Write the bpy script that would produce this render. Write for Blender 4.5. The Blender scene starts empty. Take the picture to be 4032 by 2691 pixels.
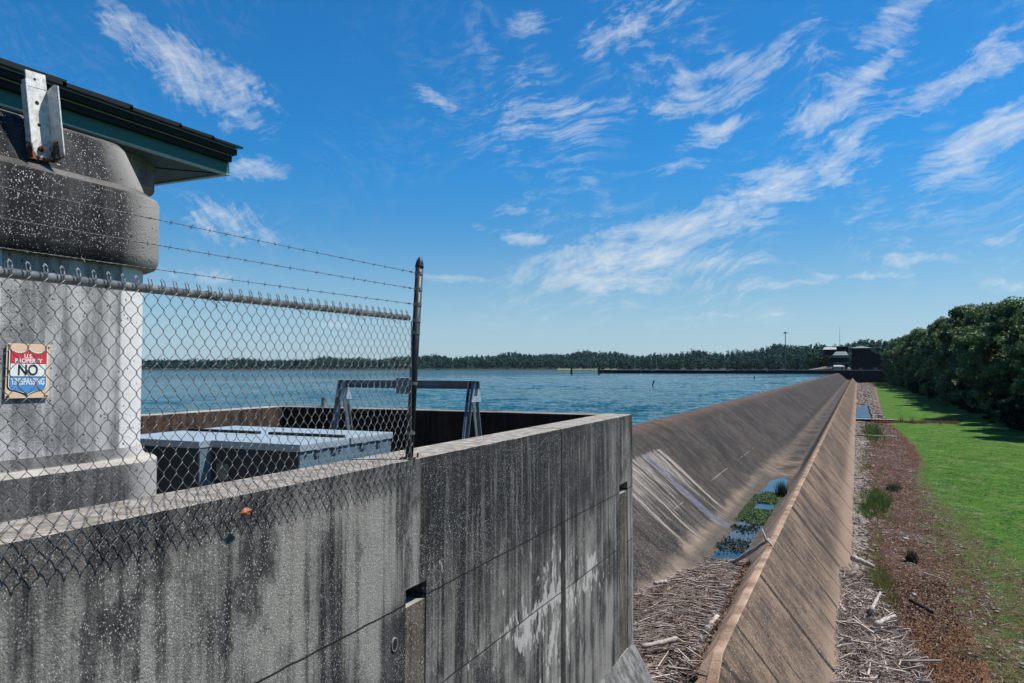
import bpy, math, random
import numpy as np
from mathutils import Vector, Matrix, noise
R = math.radians
random.seed(7); rng = np.random.default_rng(7)
S = bpy.context.scene; C = S.collection

# ------------------------------------------------------------ camera, sky, sun, exposure
E = 8.6                      # eye height above the low lawn beside the dam
cd = bpy.data.cameras.new('camera'); cam = bpy.data.objects.new('camera', cd); C.objects.link(cam)
cam.location = (0, 0, E); cam.rotation_euler = (R(90 + 1.995), 0, R(24.37))
cd.sensor_width = 36; cd.lens = 26.79; cd.clip_start = .05; cd.clip_end = 12000
S.camera = cam
S.view_settings.view_transform = 'Standard'; S.view_settings.look = 'None'
S.view_settings.exposure = .585; S.view_settings.gamma = 1
SUN_EL, SUN_AZ = 60, 57      # azimuth clockwise from +Y
sd = bpy.data.lights.new('sun', 'SUN'); sd.energy = 5.0; sd.angle = R(.5); sd.color = (1, .95, .87)
sun = bpy.data.objects.new('sun', sd); C.objects.link(sun)
dv = Vector((math.sin(R(SUN_AZ))*math.cos(R(SUN_EL)), math.cos(R(SUN_AZ))*math.cos(R(SUN_EL)), math.sin(R(SUN_EL))))
sun.rotation_euler = dv.to_track_quat('Z', 'Y').to_euler(); sun.location = (20, 5, 40)

class NT:
    """small helper for writing node graphs"""
    def __init__(s, nt): s.nt = nt; s.N = nt.nodes; s.L = nt.links
    def put(s, inp, v):
        if isinstance(v, bpy.types.NodeSocket): s.L.new(v, inp)
        else: inp.default_value = v
    def n(s, t, **k):
        nd = s.N.new(t)
        for a, b in k.items(): setattr(nd, a, b)
        return nd
    def m(s, op, a, b=0.0, c=None, clamp=False):
        nd = s.n('ShaderNodeMath', operation=op, use_clamp=clamp)
        s.put(nd.inputs[0], a); s.put(nd.inputs[1], b)
        if c is not None: s.put(nd.inputs[2], c)
        return nd.outputs[0]
    def mr(s, v, a, b, c=0.0, d=1.0, smooth=True):
        nd = s.n('ShaderNodeMapRange', interpolation_type='SMOOTHSTEP' if smooth else 'LINEAR')
        s.put(nd.inputs[0], v)
        for i, q in enumerate((a, b, c, d)): s.put(nd.inputs[i+1], q)
        return nd.outputs[0]
    def mix(s, f, a, b, blend='MIX'):
        nd = s.n('ShaderNodeMix', data_type='RGBA', blend_type=blend)
        s.put(nd.inputs[0], f); s.put(nd.inputs[6], col(a)); s.put(nd.inputs[7], col(b))
        return nd.outputs[2]
    def vec(s, x, y, z):
        nd = s.n('ShaderNodeCombineXYZ')
        for i, q in enumerate((x, y, z)): s.put(nd.inputs[i], q)
        return nd.outputs[0]
    def sep(s, v):
        nd = s.n('ShaderNodeSeparateXYZ'); s.put(nd.inputs[0], v); return nd.outputs
    def vmul(s, v, k):
        nd = s.n('ShaderNodeVectorMath', operation='MULTIPLY'); s.put(nd.inputs[0], v); s.put(nd.inputs[1], k); return nd.outputs[0]
    def noise(s, v, scale, detail=4, rough=.55, dist=0.0, out=0):
        nd = s.n('ShaderNodeTexNoise'); s.put(nd.inputs['Vector'], v)
        nd.inputs['Scale'].default_value = scale; nd.inputs['Detail'].default_value = detail
        nd.inputs['Roughness'].default_value = rough; nd.inputs['Distortion'].default_value = dist
        return nd.outputs[out]
    def vor(s, v, scale, feature='F1', out='Color'):
        nd = s.n('ShaderNodeTexVoronoi', feature=feature); s.put(nd.inputs['Vector'], v); nd.inputs['Scale'].default_value = scale
        return nd.outputs[out]
def col(c):
    if isinstance(c, (tuple, list)) and len(c) == 3: return (*c, 1)
    return c

w = bpy.data.worlds.new('World'); S.world = w; w.use_nodes = True
g = NT(w.node_tree); g.N.clear()
sky = g.n('ShaderNodeTexSky', sky_type='NISHITA'); sky.sun_disc = False
sky.sun_elevation = R(SUN_EL); sky.sun_rotation = R(SUN_AZ); sky.altitude = 200; sky.air_density = 1.0; sky.dust_density = .35; sky.ozone_density = 3.5
hsv = g.n('ShaderNodeHueSaturation'); hsv.inputs['Saturation'].default_value = 1.22; hsv.inputs['Hue'].default_value = .492
g.L.new(sky.outputs[0], hsv.inputs['Color'])
tc = g.n('ShaderNodeTexCoord').outputs['Generated']
x, y, z = g.sep(tc)
azr = g.m('MULTIPLY', g.m('ARCTAN2', x, y), 180/math.pi); elr = g.m('MULTIPLY', g.m('ARCSINE', z), 180/math.pi)
ang = g.vec(azr, elr, 0.0)
gain = g.mix(g.mr(elr, 3, 17), (.98, 1.17, 1.33), (.46, 1.34, 1.80))
skyc = g.mix(1.0, hsv.outputs[0], gain, 'MULTIPLY')
# cirrus: banks of thin cloud (azimuth, elevation, half length, half height, tilt, strength in degrees)
BANKS = [(-48.0,20.0,5.58,1.49,-32,0.90),(-44.8,18.9,2.62,1.69,-20,0.70),(-43.0,14.0,2.23,0.74,5,0.80),(-45.0,10.2,3.47,1.50,-15,0.55),(-47.0,6.5,2.81,0.60,0,0.50),(-30.1,19.5,1.97,0.53,-25,0.60),(-23.2,24.8,2.33,0.89,0,0.50),(-16.3,24.0,2.93,1.26,30,0.70),(-20.9,18.9,5.62,0.84,0,0.60),(-23.5,17.7,3.31,0.55,0,0.60),(-19.2,17.4,2.96,0.85,15,0.60),(-8.0,20.8,5.20,1.01,8,0.70),(-10.5,19.0,4.69,0.93,5,0.70),(-9.3,16.9,2.47,0.83,20,0.75),(-1.3,17.7,3.23,1.01,22,1.00),(1.2,19.4,2.43,0.70,30,0.75),(2.6,22.4,2.38,1.03,35,0.70),(-3.5,22.8,2.32,0.59,30,0.45),(6.4,18.3,4.91,0.93,22,0.75),(8.0,14.6,4.49,1.06,20,0.95),(6.3,13.0,3.67,0.65,22,0.80),(0.0,15.6,1.92,0.85,20,0.65),(-3.1,13.8,4.30,0.64,8,0.95),(-6.0,12.2,5.65,0.90,12,1.00),(-11.5,10.3,5.96,1.31,8,1.00),(-15.7,8.2,6.11,1.44,4,1.00),(-17.6,6.5,6.16,0.91,-4,0.90),(-23.9,9.8,2.64,0.48,-12,0.75),(-24.2,11.8,1.98,0.41,5,0.60),(-28.5,6.7,2.95,0.32,0,0.60),(3.1,7.3,3.11,0.46,-4,0.60),(0.5,6.4,3.52,0.27,-2,0.60),(-4.9,6.0,3.22,0.34,3,0.60),(8.5,7.8,1.39,0.38,10,0.55),(8.7,5.2,1.38,0.44,0,0.50),(-9.4,7.7,4.61,0.69,3,0.55),(7.8,19.8,2.62,0.55,25,0.50),(-11.8,14.7,3.78,0.49,8,0.35),(-9.4,3.8,2.15,0.19,0,0.40),(-37.1,3.2,3.75,0.38,0,0.40),(-4.6,3.8,0.87,0.28,0,0.40)]
def offset(v, nz, amp):
    o1 = g.n('ShaderNodeVectorMath', operation='SUBTRACT'); g.L.new(nz, o1.inputs[0]); o1.inputs[1].default_value = (.5, .5, .5)
    o2 = g.n('ShaderNodeVectorMath', operation='MULTIPLY_ADD'); g.L.new(o1.outputs[0], o2.inputs[0]); o2.inputs[1].default_value = (*amp, 0); g.L.new(v, o2.inputs[2]); return o2.outputs[0]
shape = offset(ang, g.noise(ang, .45, 5, .6, out=1), (3.6, 1.7))      # ragged outlines of the banks
bent = offset(ang, g.noise(ang, .11, 1, .4, out=1), (9, 6))          # slow bends of the fibres
bent = offset(bent, g.noise(ang, .9, 2, .5, out=1), (.9, .5))
tot = None
for a0, e0, la, lb, rot, st in BANKS:
    mp = g.n('ShaderNodeMapping', vector_type='TEXTURE'); g.L.new(shape, mp.inputs[0])
    mp.inputs['Location'].default_value = (a0, e0, 0); mp.inputs['Rotation'].default_value = (0, 0, R(rot)); mp.inputs['Scale'].default_value = (la*1.42, lb*1.5, 1)
    ln = g.n('ShaderNodeVectorMath', operation='LENGTH'); g.L.new(mp.outputs[0], ln.inputs[0])
    v = g.mr(ln.outputs['Value'], 1.25, 0.0, 0.0, st)
    tot = v if tot is None else g.m('MAXIMUM', tot, v)
def fibre(rot, sx, sy, sc, det=8, rg=.68):
    mp = g.n('ShaderNodeMapping', vector_type='TEXTURE'); g.L.new(bent, mp.inputs[0])
    mp.inputs['Rotation'].default_value = (0, 0, R(rot)); mp.inputs['Scale'].default_value = (sx, sy, 1)
    return g.noise(mp.outputs[0], sc, det, rg, 0)
f1 = fibre(7, 2.6, .6, .8); f2 = fibre(-42, 2.2, .62, .8); f3 = fibre(24, 1.7, .4, .9, 6, .7); f4 = g.noise(bent, .5, 4, .6)
sel = g.mr(azr, -38, -30)
fb = g.n('ShaderNodeMix'); g.put(fb.inputs[0], sel); g.L.new(f2, fb.inputs[2]); g.L.new(f1, fb.inputs[3])
f = g.m('ADD', g.m('ADD', g.m('MULTIPLY', fb.outputs[0], .5), g.m('MULTIPLY', f3, .25)), g.m('MULTIPLY', f4, .25))
dens = g.m('ADD', g.m('MULTIPLY', tot, 1.05), g.m('MULTIPLY', g.m('SUBTRACT', f, .52), 4.6))
dens = g.m('MULTIPLY', g.mr(dens, .1, 1.6, 0, 1, smooth=False), g.mr(tot, .0, .36))
broad = g.mr(g.noise(ang, .09, 3, .5), .40, .6)
veil = g.m('MULTIPLY', g.m('MULTIPLY', g.mr(f, .47, .64, 0, .42), g.mr(elr, 1, 6)), g.m('MULTIPLY', broad, g.mr(azr, -34, -18, .15, 1)))
dens = g.m('MAXIMUM', dens, veil)
dens = g.m('MULTIPLY', dens, .95)
hz = g.mr(elr, 11, -1, 0, .5)
skyh = g.mix(hz, skyc, (5.4, 8.4, 11.5))
fin = g.mix(dens, skyh, (10.0, 10.6, 11.2))
bg = g.n('ShaderNodeBackground'); g.L.new(fin, bg.inputs[0]); bg.inputs[1].default_value = .05
g.L.new(bg.outputs[0], g.n('ShaderNodeOutputWorld').inputs[0])

# ------------------------------------------------------------ tagging and mesh helpers
def tag(o, label=None, cat=None, group=None, kind=None):
    if label: o['label'] = label
    if cat: o['category'] = cat
    if group: o['group'] = group
    if kind: o['kind'] = kind
    return o
def empty(name, loc=(0, 0, 0), rz=0):
    o = bpy.data.objects.new(name, None); o.location = loc; o.rotation_euler = (0, 0, rz); o.empty_display_size = .2
    C.objects.link(o); return o
def mesh_obj(name, verts, faces, mat, parent=None, smooth=False, tint=None, loc=None):
    me = bpy.data.meshes.new(name)
    if isinstance(verts, np.ndarray) and isinstance(faces, np.ndarray):
        nv, nf, k = len(verts), len(faces), faces.shape[1]
        me.vertices.add(nv); me.vertices.foreach_set('co', verts.astype(np.float32).ravel())
        me.loops.add(nf*k); me.loops.foreach_set('vertex_index', faces.astype(np.int32).ravel())
        me.polygons.add(nf); me.polygons.foreach_set('loop_start', np.arange(0, nf*k, k, dtype=np.int32))
        me.polygons.foreach_set('loop_total', np.full(nf, k, dtype=np.int32))
        me.update(calc_edges=True); me.validate()
    else:
        me.from_pydata([tuple(v) for v in verts], [], faces); me.update()
    if tint is not None:
        a = me.attributes.new('tint', 'FLOAT', 'POINT'); a.data.foreach_set('value', np.asarray(tint, dtype=np.float32))
    if smooth: me.polygons.foreach_set('use_smooth', [True]*len(me.polygons))
    me.materials.append(mat)
    o = bpy.data.objects.new(name, me); C.objects.link(o)
    if parent: o.parent = parent
    if loc: o.location = loc
    return o
class MB:
    def __init__(s): s.v = []; s.f = []
    def add(s, v, f):
        b = len(s.v); s.v += [tuple(q) for q in v]; s.f += [tuple(i+b for i in q) for q in f]
    def box(s, x0, x1, y0, y1, z0, z1):
        s.add([(x0,y0,z0),(x1,y0,z0),(x1,y1,z0),(x0,y1,z0),(x0,y0,z1),(x1,y0,z1),(x1,y1,z1),(x0,y1,z1)],
              [(0,3,2,1),(4,5,6,7),(0,1,5,4),(1,2,6,5),(2,3,7,6),(3,0,4,7)])
    def tube(s, pts, r, n=6, caps=True):
        pts = [Vector(p) for p in pts]; b = len(s.v); k = len(pts)
        for i, p in enumerate(pts):
            t = (pts[min(i+1, k-1)] - pts[max(i-1, 0)]).normalized()
            u = t.orthogonal().normalized() if i == 0 else (u - t*u.dot(t)).normalized()
            vv = t.cross(u); rr = r[i] if isinstance(r, (list, tuple)) else r
            for j in range(n):
                a = 2*math.pi*j/n; s.v.append(tuple(p + (u*math.cos(a) + vv*math.sin(a))*rr))
        for i in range(k-1):
            for j in range(n):
                j2 = (j+1) % n; s.f.append((b+i*n+j, b+i*n+j2, b+(i+1)*n+j2, b+(i+1)*n+j))
        if caps:
            s.f.append(tuple(b+j for j in reversed(range(n)))); s.f.append(tuple(b+(k-1)*n+j for j in range(n)))
    def prism(s, poly, a0, a1, axis='y'):
        n = len(poly)
        def P(p, a): return (p[0], a, p[1]) if axis == 'y' else (a, p[0], p[1]) if axis == 'x' else (p[0], p[1], a)
        s.add([P(p, a0) for p in poly] + [P(p, a1) for p in poly],
              [tuple(range(n))[::-1], tuple(range(n, 2*n))] + [(i, (i+1) % n, n+(i+1) % n, n+i) for i in range(n)])
    def build(s, name, mat, parent=None, smooth=False, loc=None, bevel=0):
        o = mesh_obj(name, s.v, s.f, mat, parent, smooth, loc=loc)
        if bevel:
            m = o.modifiers.new('bevel', 'BEVEL'); m.width = bevel; m.segments = 2; m.limit_method = 'ANGLE'
        return o
def fixn(o):
    import bmesh
    bm = bmesh.new(); bm.from_mesh(o.data); bmesh.ops.recalc_face_normals(bm, faces=bm.faces); bm.to_mesh(o.data); bm.free(); return o
def copy_tree(o, loc, rz, sc=(1, 1, 1), label=None):
    c = o.copy(); C.objects.link(c); c.location = loc; c.rotation_euler = (0, 0, rz); c.scale = sc
    if label: c['label'] = label
    for ch in list(o.children):
        d = ch.copy(); C.objects.link(d); d.parent = c
    return c

# ------------------------------------------------------------ materials
def newmat(name):
    m = bpy.data.materials.new(name); m.use_nodes = True
    q = NT(m.node_tree); q.b = q.N['Principled BSDF']; q.P = q.n('ShaderNodeNewGeometry').outputs['Position']
    return m, q
def bump(q, h, strength=.5, dist=.01, prev=None):
    b = q.n('ShaderNodeBump'); b.inputs['Strength'].default_value = strength; b.inputs['Distance'].default_value = dist
    q.put(b.inputs['Height'], h)
    if prev is not None: q.L.new(prev, b.inputs['Normal'])
    q.L.new(b.outputs[0], q.b.inputs['Normal']); return b.outputs[0]
def simple(name, c, rough=.6, metal=0.0, var=.25, sc=8, c2=None, bs=.15, spec=.4):
    m, q = newmat(name)
    nz = q.noise(q.P, sc, 6, .65)
    q.put(q.b.inputs['Base Color'], q.mix(q.mr(nz, .35, .7), tuple(v*(1-var) for v in c), c2 or tuple(min(1, v*(1+var)) for v in c)))
    q.put(q.b.inputs['Roughness'], q.mr(nz, .3, .7, rough-.08, rough+.1)); q.b.inputs['Metallic'].default_value = metal
    q.b.inputs['Specular IOR Level'].default_value = spec
    bump(q, q.noise(q.P, sc*6, 4), bs, .004)
    return m
def aggregate(q, base, spec_scale=85, bright=(.5, .49, .47), amount=.5, dark=(.02, .02, .022)):
    """exposed aggregate: pale chips and dark pits"""
    v = q.n('ShaderNodeTexVoronoi'); q.put(v.inputs['Vector'], q.vec(q.sep(q.P)[0], q.sep(q.P)[1], q.m('MULTIPLY', q.sep(q.P)[2], .7)))
    v.inputs['Scale'].default_value = spec_scale
    rr = q.sep(v.outputs['Color'])
    wn = q.noise(q.P, spec_scale*1.6, 2, .5)
    dd = q.m('ADD', v.outputs['Distance'], q.m('MULTIPLY', q.m('SUBTRACT', wn, .5), .5)); chip = q.m('LESS_THAN', dd, q.m('ADD', .12, q.m('MULTIPLY', rr[2], .36)))
    br = q.m('MULTIPLY', chip, q.m('MULTIPLY', q.mr(rr[0], .5, 1.0, 0, 1), amount))
    dk = q.m('MULTIPLY', chip, q.m('MULTIPLY', q.m('GREATER_THAN', rr[1], .80), q.m('MULTIPLY', amount, .9) if not isinstance(amount, float) else amount*.9))
    c = q.mix(dk, base, dark); c = q.mix(br, c, bright)
    return c, v.outputs['Distance'], br

# big enclosure wall: aggregate, drips, joints, efflorescence (streaks follow runoff down the face)
def wall_mat():
    m, q = newmat('weathered_wall_concrete')
    X, Y, Z = q.sep(q.P); U = q.m('SUBTRACT', Z, E)
    st = q.noise(q.vec(q.m('MULTIPLY', X, 3), q.m('MULTIPLY', Y, 3.2), q.m('MULTIPLY', Z, .16)), 2.2, 6, .62)
    st2 = q.noise(q.vec(q.m('MULTIPLY', X, 3), q.m('MULTIPLY', Y, 9), q.m('MULTIPLY', Z, .35)), 2.2, 5, .6)
    pt = q.noise(q.P, 1.5, 5, .6)
    t = q.m('ADD', q.m('MULTIPLY', st, .5), q.m('ADD', q.m('MULTIPLY', st2, .22), q.m('MULTIPLY', pt, .28)))
    c = q.mix(q.mr(t, .42, .59), (.018, .019, .021), (.30, .28, .258))
    # the fence's zinc wash keeps the face clean below it; past the fence post algae darkens the upper lift
    edge = q.m('ADD', Y, q.m('MULTIPLY', q.m('SUBTRACT', pt, .5), .1))
    past = q.m('MULTIPLY', q.mr(edge, 5.12, 5.17), q.mr(Y, 13.5, 7.5))
    past = q.m('MULTIPLY', past, q.mr(U, -2.7, -1.3))
    c = q.mix(q.m('MULTIPLY', past, q.mr(st2, .64, .5, .45, .97)), c, (.007, .0095, .012))
    clean = q.m('MULTIPLY', q.mr(Y, 4.3, 4.7), q.mr(Y, 5.18, 5.1)); clean = q.m('MULTIPLY', clean, q.mr(U, -2.0, -1.5))
    c = q.mix(q.m('MULTIPLY', clean, q.mr(st2, .4, .6, .1, .75)), c, (.30, .29, .27))
    drain = q.m('MULTIPLY', q.m('MULTIPLY', q.mr(Y, 4.58, 4.68), q.mr(Y, 4.98, 4.92)), q.mr(q.m('ADD', U, q.m('MULTIPLY', st, .25)), -1.55, -1.75))
    c = q.mix(q.m('MULTIPLY', drain, .8), c, (.015, .017, .02))
    blot = q.noise(q.vec(q.m('MULTIPLY', X, 2), q.m('MULTIPLY', Y, 1.1), q.m('MULTIPLY', Z, .7)), 1.5, 6, .7)
    c = q.mix(q.mr(blot, .52, .64, 0, .85), c, (.018, .019, .022))
    c = q.mix(q.m('MULTIPLY', q.mr(q.m('ADD', U, q.m('MULTIPLY', st2, .5)), -.72, -.5), .55), c, (.02, .021, .024))
    amt = q.mr(pt, .3, .6, .35, .85)
    c, dist, br = aggregate(q, c, 125, (.62, .6, .57), amt)
    big, _, _ = aggregate(q, c, 70, (.38, .37, .35), .6); c = q.mix(.5, c, big)
    # efflorescence, lower far part
    ef = q.noise(q.vec(q.m('MULTIPLY', X, 3), q.m('MULTIPLY', Y, 2.6), q.m('MULTIPLY', Z, 1.1)), 3.2, 7, .68)
    em = q.m('MULTIPLY', q.mr(Y, 5.3, 7.2, .2, 1), q.mr(U, -1.55, -2.6)); em = q.m('MULTIPLY', em, q.mr(Y, 10.6, 9.0, .35, 1))
    near_j = q.m('MAXIMUM', q.mr(q.m('ABSOLUTE', q.m('ADD', U, 2.62)), .42, .05), q.m('MULTIPLY', q.mr(q.m('ABSOLUTE', q.m('SUBTRACT', Y, 8.15)), .55, .1), .9))
    cl = q.noise(q.vec(X, Y, q.m('MULTIPLY', Z, .8)), 1.1, 3, .6)
    em = q.m('MULTIPLY', em, q.m('ADD', .35, q.m('MULTIPLY', near_j, .85)))
    c = q.mix(q.mr(q.m('ADD', q.m('ADD', ef, q.m('MULTIPLY', q.m('SUBTRACT', cl, .5), .35)), q.m('MULTIPLY', em, .15)), .68, .73, 0, .8), c, (.56, .54, .51))
    # clean pale top, eroded arris
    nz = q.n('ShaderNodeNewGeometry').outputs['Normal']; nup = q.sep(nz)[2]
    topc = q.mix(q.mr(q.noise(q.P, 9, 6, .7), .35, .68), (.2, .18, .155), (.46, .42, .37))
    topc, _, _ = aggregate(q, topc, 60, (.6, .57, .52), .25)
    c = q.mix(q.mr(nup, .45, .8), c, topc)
    # lift joints (horizontal) and panel joints (vertical)
    wob = q.m('MULTIPLY', q.m('SUBTRACT', q.noise(q.P, 5, 4), .5), .02)
    jt = None
    for zj, ww in ((-1.78, .007), (-2.56, .006)):
        a = q.m('LESS_THAN', q.m('ABSOLUTE', q.m('ADD', q.m('SUBTRACT', U, zj), wob)), ww); jt = a if jt is None else q.m('MAXIMUM', jt, a)
    jt = q.m('MAXIMUM', jt, q.m('LESS_THAN', q.m('ABSOLUTE', q.m('SUBTRACT', Y, 8.27)), .022))
    jt = q.m('MAXIMUM', jt, q.m('MULTIPLY', q.m('LESS_THAN', q.m('ABSOLUTE', q.m('SUBTRACT', Y, 4.13)), .004), .5))
    jd = q.m('MULTIPLY', q.m('LESS_THAN', q.m('ABSOLUTE', q.m('ADD', q.m('SUBTRACT', Y, 8.32), wob)), .075), q.mr(U, -1.6, -1.9, 0, .9))
    jt = q.m('MAXIMUM', jt, jd)
    c = q.mix(q.m('MULTIPLY', jt, .94), c, (.006, .006, .007))
    q.put(q.b.inputs['Base Color'], c); q.b.inputs['Roughness'].default_value = .9; q.b.inputs['Specular IOR Level'].default_value = .25
    h = q.m('SUBTRACT', q.m('ADD', q.m('MULTIPLY', dist, -.6), q.m('MULTIPLY', q.noise(q.P, 40, 5, .7), 1.6)), q.m('MULTIPLY', jt, 2.5))
    bump(q, h, .7, .006)
    return m
M_wall = wall_mat()

def tower_mat(name, lo, hi, sc=70, amt=.6, streak=1.0, bright=(.55, .54, .52), band=None, top=(.5, .47, .43), nose=None):
    m, q = newmat(name); X, Y, Z = q.sep(q.P)
    st = q.noise(q.vec(q.m('MULTIPLY', X, 4), q.m('MULTIPLY', Y, 4), q.m('MULTIPLY', Z, .3*1/streak)), 2.2, 6, .6)
    pt = q.noise(q.P, 2.2, 6, .65)
    t = q.m('ADD', q.m('MULTIPLY', st, .55), q.m('MULTIPLY', pt, .45))
    if band:    # sunlight on the rounded nose painted in as a paler tone
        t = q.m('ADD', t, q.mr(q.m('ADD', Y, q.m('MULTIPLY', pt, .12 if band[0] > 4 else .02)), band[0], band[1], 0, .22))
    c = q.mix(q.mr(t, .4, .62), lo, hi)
    if nose: c = q.mix(q.m('MULTIPLY', q.mr(q.m('ADD', Y, q.m('MULTIPLY', q.m('SUBTRACT', pt, .5), .2 if band[0] > 4 else .02)), band[0], band[1]), q.mr(t, .35, .6, .55, 1)), c, nose)  # sunlit nose colour painted over the concrete
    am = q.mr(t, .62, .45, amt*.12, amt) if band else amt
    c, dist, br = aggregate(q, c, sc, bright, am)
    pit = q.m('GREATER_THAN', q.sep(q.vor(q.P, 75))[0], .988)
    nup = q.sep(q.n('ShaderNodeNewGeometry').outputs['Normal'])[2]; c = q.mix(q.mr(q.m('ADD', nup, q.m('MULTIPLY', q.m('SUBTRACT', pt, .5), .5)), .55, .8), c, q.mix(q.mr(pt, .3, .7), tuple(v*.45 for v in top), top))  # upward faces painted paler, standing in for sun on the ledges
    c = q.mix(q.m('MULTIPLY', pit, .8), c, (.02, .02, .02))
    q.put(q.b.inputs['Base Color'], c); q.b.inputs['Roughness'].default_value = .92; q.b.inputs['Specular IOR Level'].default_value = .2
    bump(q, q.m('ADD', q.m('MULTIPLY', dist, -.6), q.m('MULTIPLY', q.noise(q.P, 35, 5, .7), 1.4)), .7, .007)
    return m
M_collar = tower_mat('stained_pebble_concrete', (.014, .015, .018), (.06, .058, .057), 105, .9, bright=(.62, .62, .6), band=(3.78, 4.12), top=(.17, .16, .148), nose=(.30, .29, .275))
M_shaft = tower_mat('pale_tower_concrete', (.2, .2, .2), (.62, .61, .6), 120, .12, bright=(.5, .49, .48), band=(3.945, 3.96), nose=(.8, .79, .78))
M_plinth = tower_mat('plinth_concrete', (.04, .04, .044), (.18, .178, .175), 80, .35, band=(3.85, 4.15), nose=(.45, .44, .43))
M_backwall = tower_mat('rusty_brown_concrete', (.016, .012, .01), (.12, .075, .05), 60, .4, bright=(.3, .25, .2))

def dam_mat():
    m, q = newmat('spillway_concrete'); X, Y, Z = q.sep(q.P); U = q.m('SUBTRACT', Z, E)
    run = q.vec(q.m('MULTIPLY', X, .12), q.m('MULTIPLY', Y, 1.0), q.m('MULTIPLY', Z, .1))
    s1 = q.noise(run, 3.2, 8, .68); s2 = q.noise(run, .5, 5, .6); s3 = q.noise(q.vec(q.m('MULTIPLY', X, .35), q.m('MULTIPLY', Y, 2.5), q.m('MULTIPLY', Z, .2)), 5, 6, .7)
    pt = q.noise(q.P, 1.1, 7, .65)
    big = q.noise(q.vec(q.m('MULTIPLY', X, .3), q.m('MULTIPLY', Y, .35), Z), .6, 4, .6)
    t = q.m('ADD', q.m('ADD', q.m('MULTIPLY', s1, .27), q.m('MULTIPLY', s3, .18)), q.m('ADD', q.m('MULTIPLY', pt, .25), q.m('ADD', q.m('MULTIPLY', s2, .12), q.m('MULTIPLY', big, .18))))
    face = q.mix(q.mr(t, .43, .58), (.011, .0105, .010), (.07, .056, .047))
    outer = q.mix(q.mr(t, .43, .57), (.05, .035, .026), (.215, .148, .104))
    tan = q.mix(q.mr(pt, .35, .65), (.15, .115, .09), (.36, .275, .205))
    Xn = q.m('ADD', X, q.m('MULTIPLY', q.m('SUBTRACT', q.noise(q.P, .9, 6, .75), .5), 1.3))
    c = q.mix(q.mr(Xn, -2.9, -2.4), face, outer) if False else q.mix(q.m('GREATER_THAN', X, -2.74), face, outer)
    # crest: rusty lip where the water laps
    rust = q.mr(q.m('ADD', X, q.m('MULTIPLY', q.m('SUBTRACT', s1, .5), 1.4)), -9.5, -10.3)
    c = q.mix(q.m('MULTIPLY', rust, .7), c, q.mix(q.mr(s1, .4, .62), (.07, .034, .021), (.21, .125, .082)))
    gr = q.noise(q.P, 7, 6, .8); c = q.mix(q.mr(gr, .5, .62, 0, .5), c, (.02, .019, .018)); c = q.mix(q.mr(gr, .44, .34, 0, .35), c, (.26, .21, .17))
    mud = None
    # dry sediment on trough edges
    near = q.mr(Y, 75, 28, .25, 1)
    floor = q.m('MULTIPLY', q.mr(Xn, -6.1, -5.4), q.m('LESS_THAN', X, -2.72))
    c = q.mix(q.m('MULTIPLY', q.m('MULTIPLY', floor, near), .85), c, tan)
    yp = q.m('ADD', Y, q.m('MULTIPLY', q.m('SUBTRACT', pt, .5), 4)); xp = q.m('ADD', X, q.m('MULTIPLY', q.m('SUBTRACT', q.noise(q.P, 2.2, 5, .7), .5), .7))
    mud = q.m('MULTIPLY', q.m('MULTIPLY', q.mr(xp, -5.75, -5.3), q.mr(xp, -3.45, -3.7)), q.m('MULTIPLY', q.mr(yp, 25, 27), q.mr(yp, 53, 50.5)))
    c = q.mix(q.m('MULTIPLY', mud, .8), c, (.055, .046, .036))
    # far trough: dark damp centre line
    damp = q.m('MULTIPLY', q.m('MULTIPLY', q.mr(Xn, -5.1, -4.6), q.mr(Xn, -3.8, -4.2)), q.m('MULTIPLY', q.mr(q.noise(q.vec(0.0, Y, 0.0), .28, 4), .42, .56), q.mr(Y, 46, 58)))
    c = q.mix(q.m('MULTIPLY', damp, .8), c, (.03, .024, .02))
    xw = q.m('ADD', X, q.m('MULTIPLY', q.m('SUBTRACT', q.noise(q.vec(0.0, Y, 0.0), .15, 5), .5), .5))
    ls = q.m('MULTIPLY', q.mr(q.m('ABSOLUTE', q.m('ADD', xw, 5.75)), .45, .12), q.mr(Y, 55, 80, 0, .8))
    rs_ = q.m('MULTIPLY', q.m('MULTIPLY', q.mr(xw, -3.85, -3.6), q.mr(xw, -2.85, -3.1)), q.mr(Y, 44, 60, 0, .92))  # ridge's shadow painted dark along its inner foot
    c = q.mix(q.m('MAXIMUM', ls, rs_), c, (.016, .015, .015))
    # ridge top, pale orange
    rd = q.m('MULTIPLY', q.mr(q.m('ADD', X, q.m('MULTIPLY', q.m('SUBTRACT', pt, .5), .25)), -3.1, -2.88), q.m('LESS_THAN', X, -2.56))
    c = q.mix(q.m('MULTIPLY', rd, q.mr(Y, 110, 30, .35, .95)), c, q.mix(q.mr(pt, .35, .65), (.24, .15, .095), (.52, .36, .25)))
    # toe of the outer slope: pale
    toe = q.mr(q.m('ADD', U, q.m('MULTIPLY', q.m('SUBTRACT', pt, .5), 1.2)), -7.5, -8.3)
    c = q.mix(q.m('MULTIPLY', q.m('MULTIPLY', toe, q.m('GREATER_THAN', X, -2.0)), .7), c, (.33, .235, .17))
    # dark seep lines down the outer slope and pale ones
    o = q.m('GREATER_THAN', X, -2.56)
    yy = q.m('ADD', Y, q.m('MULTIPLY', q.m('SUBTRACT', q.noise(q.P, .8, 4), .5), .35))
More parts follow.
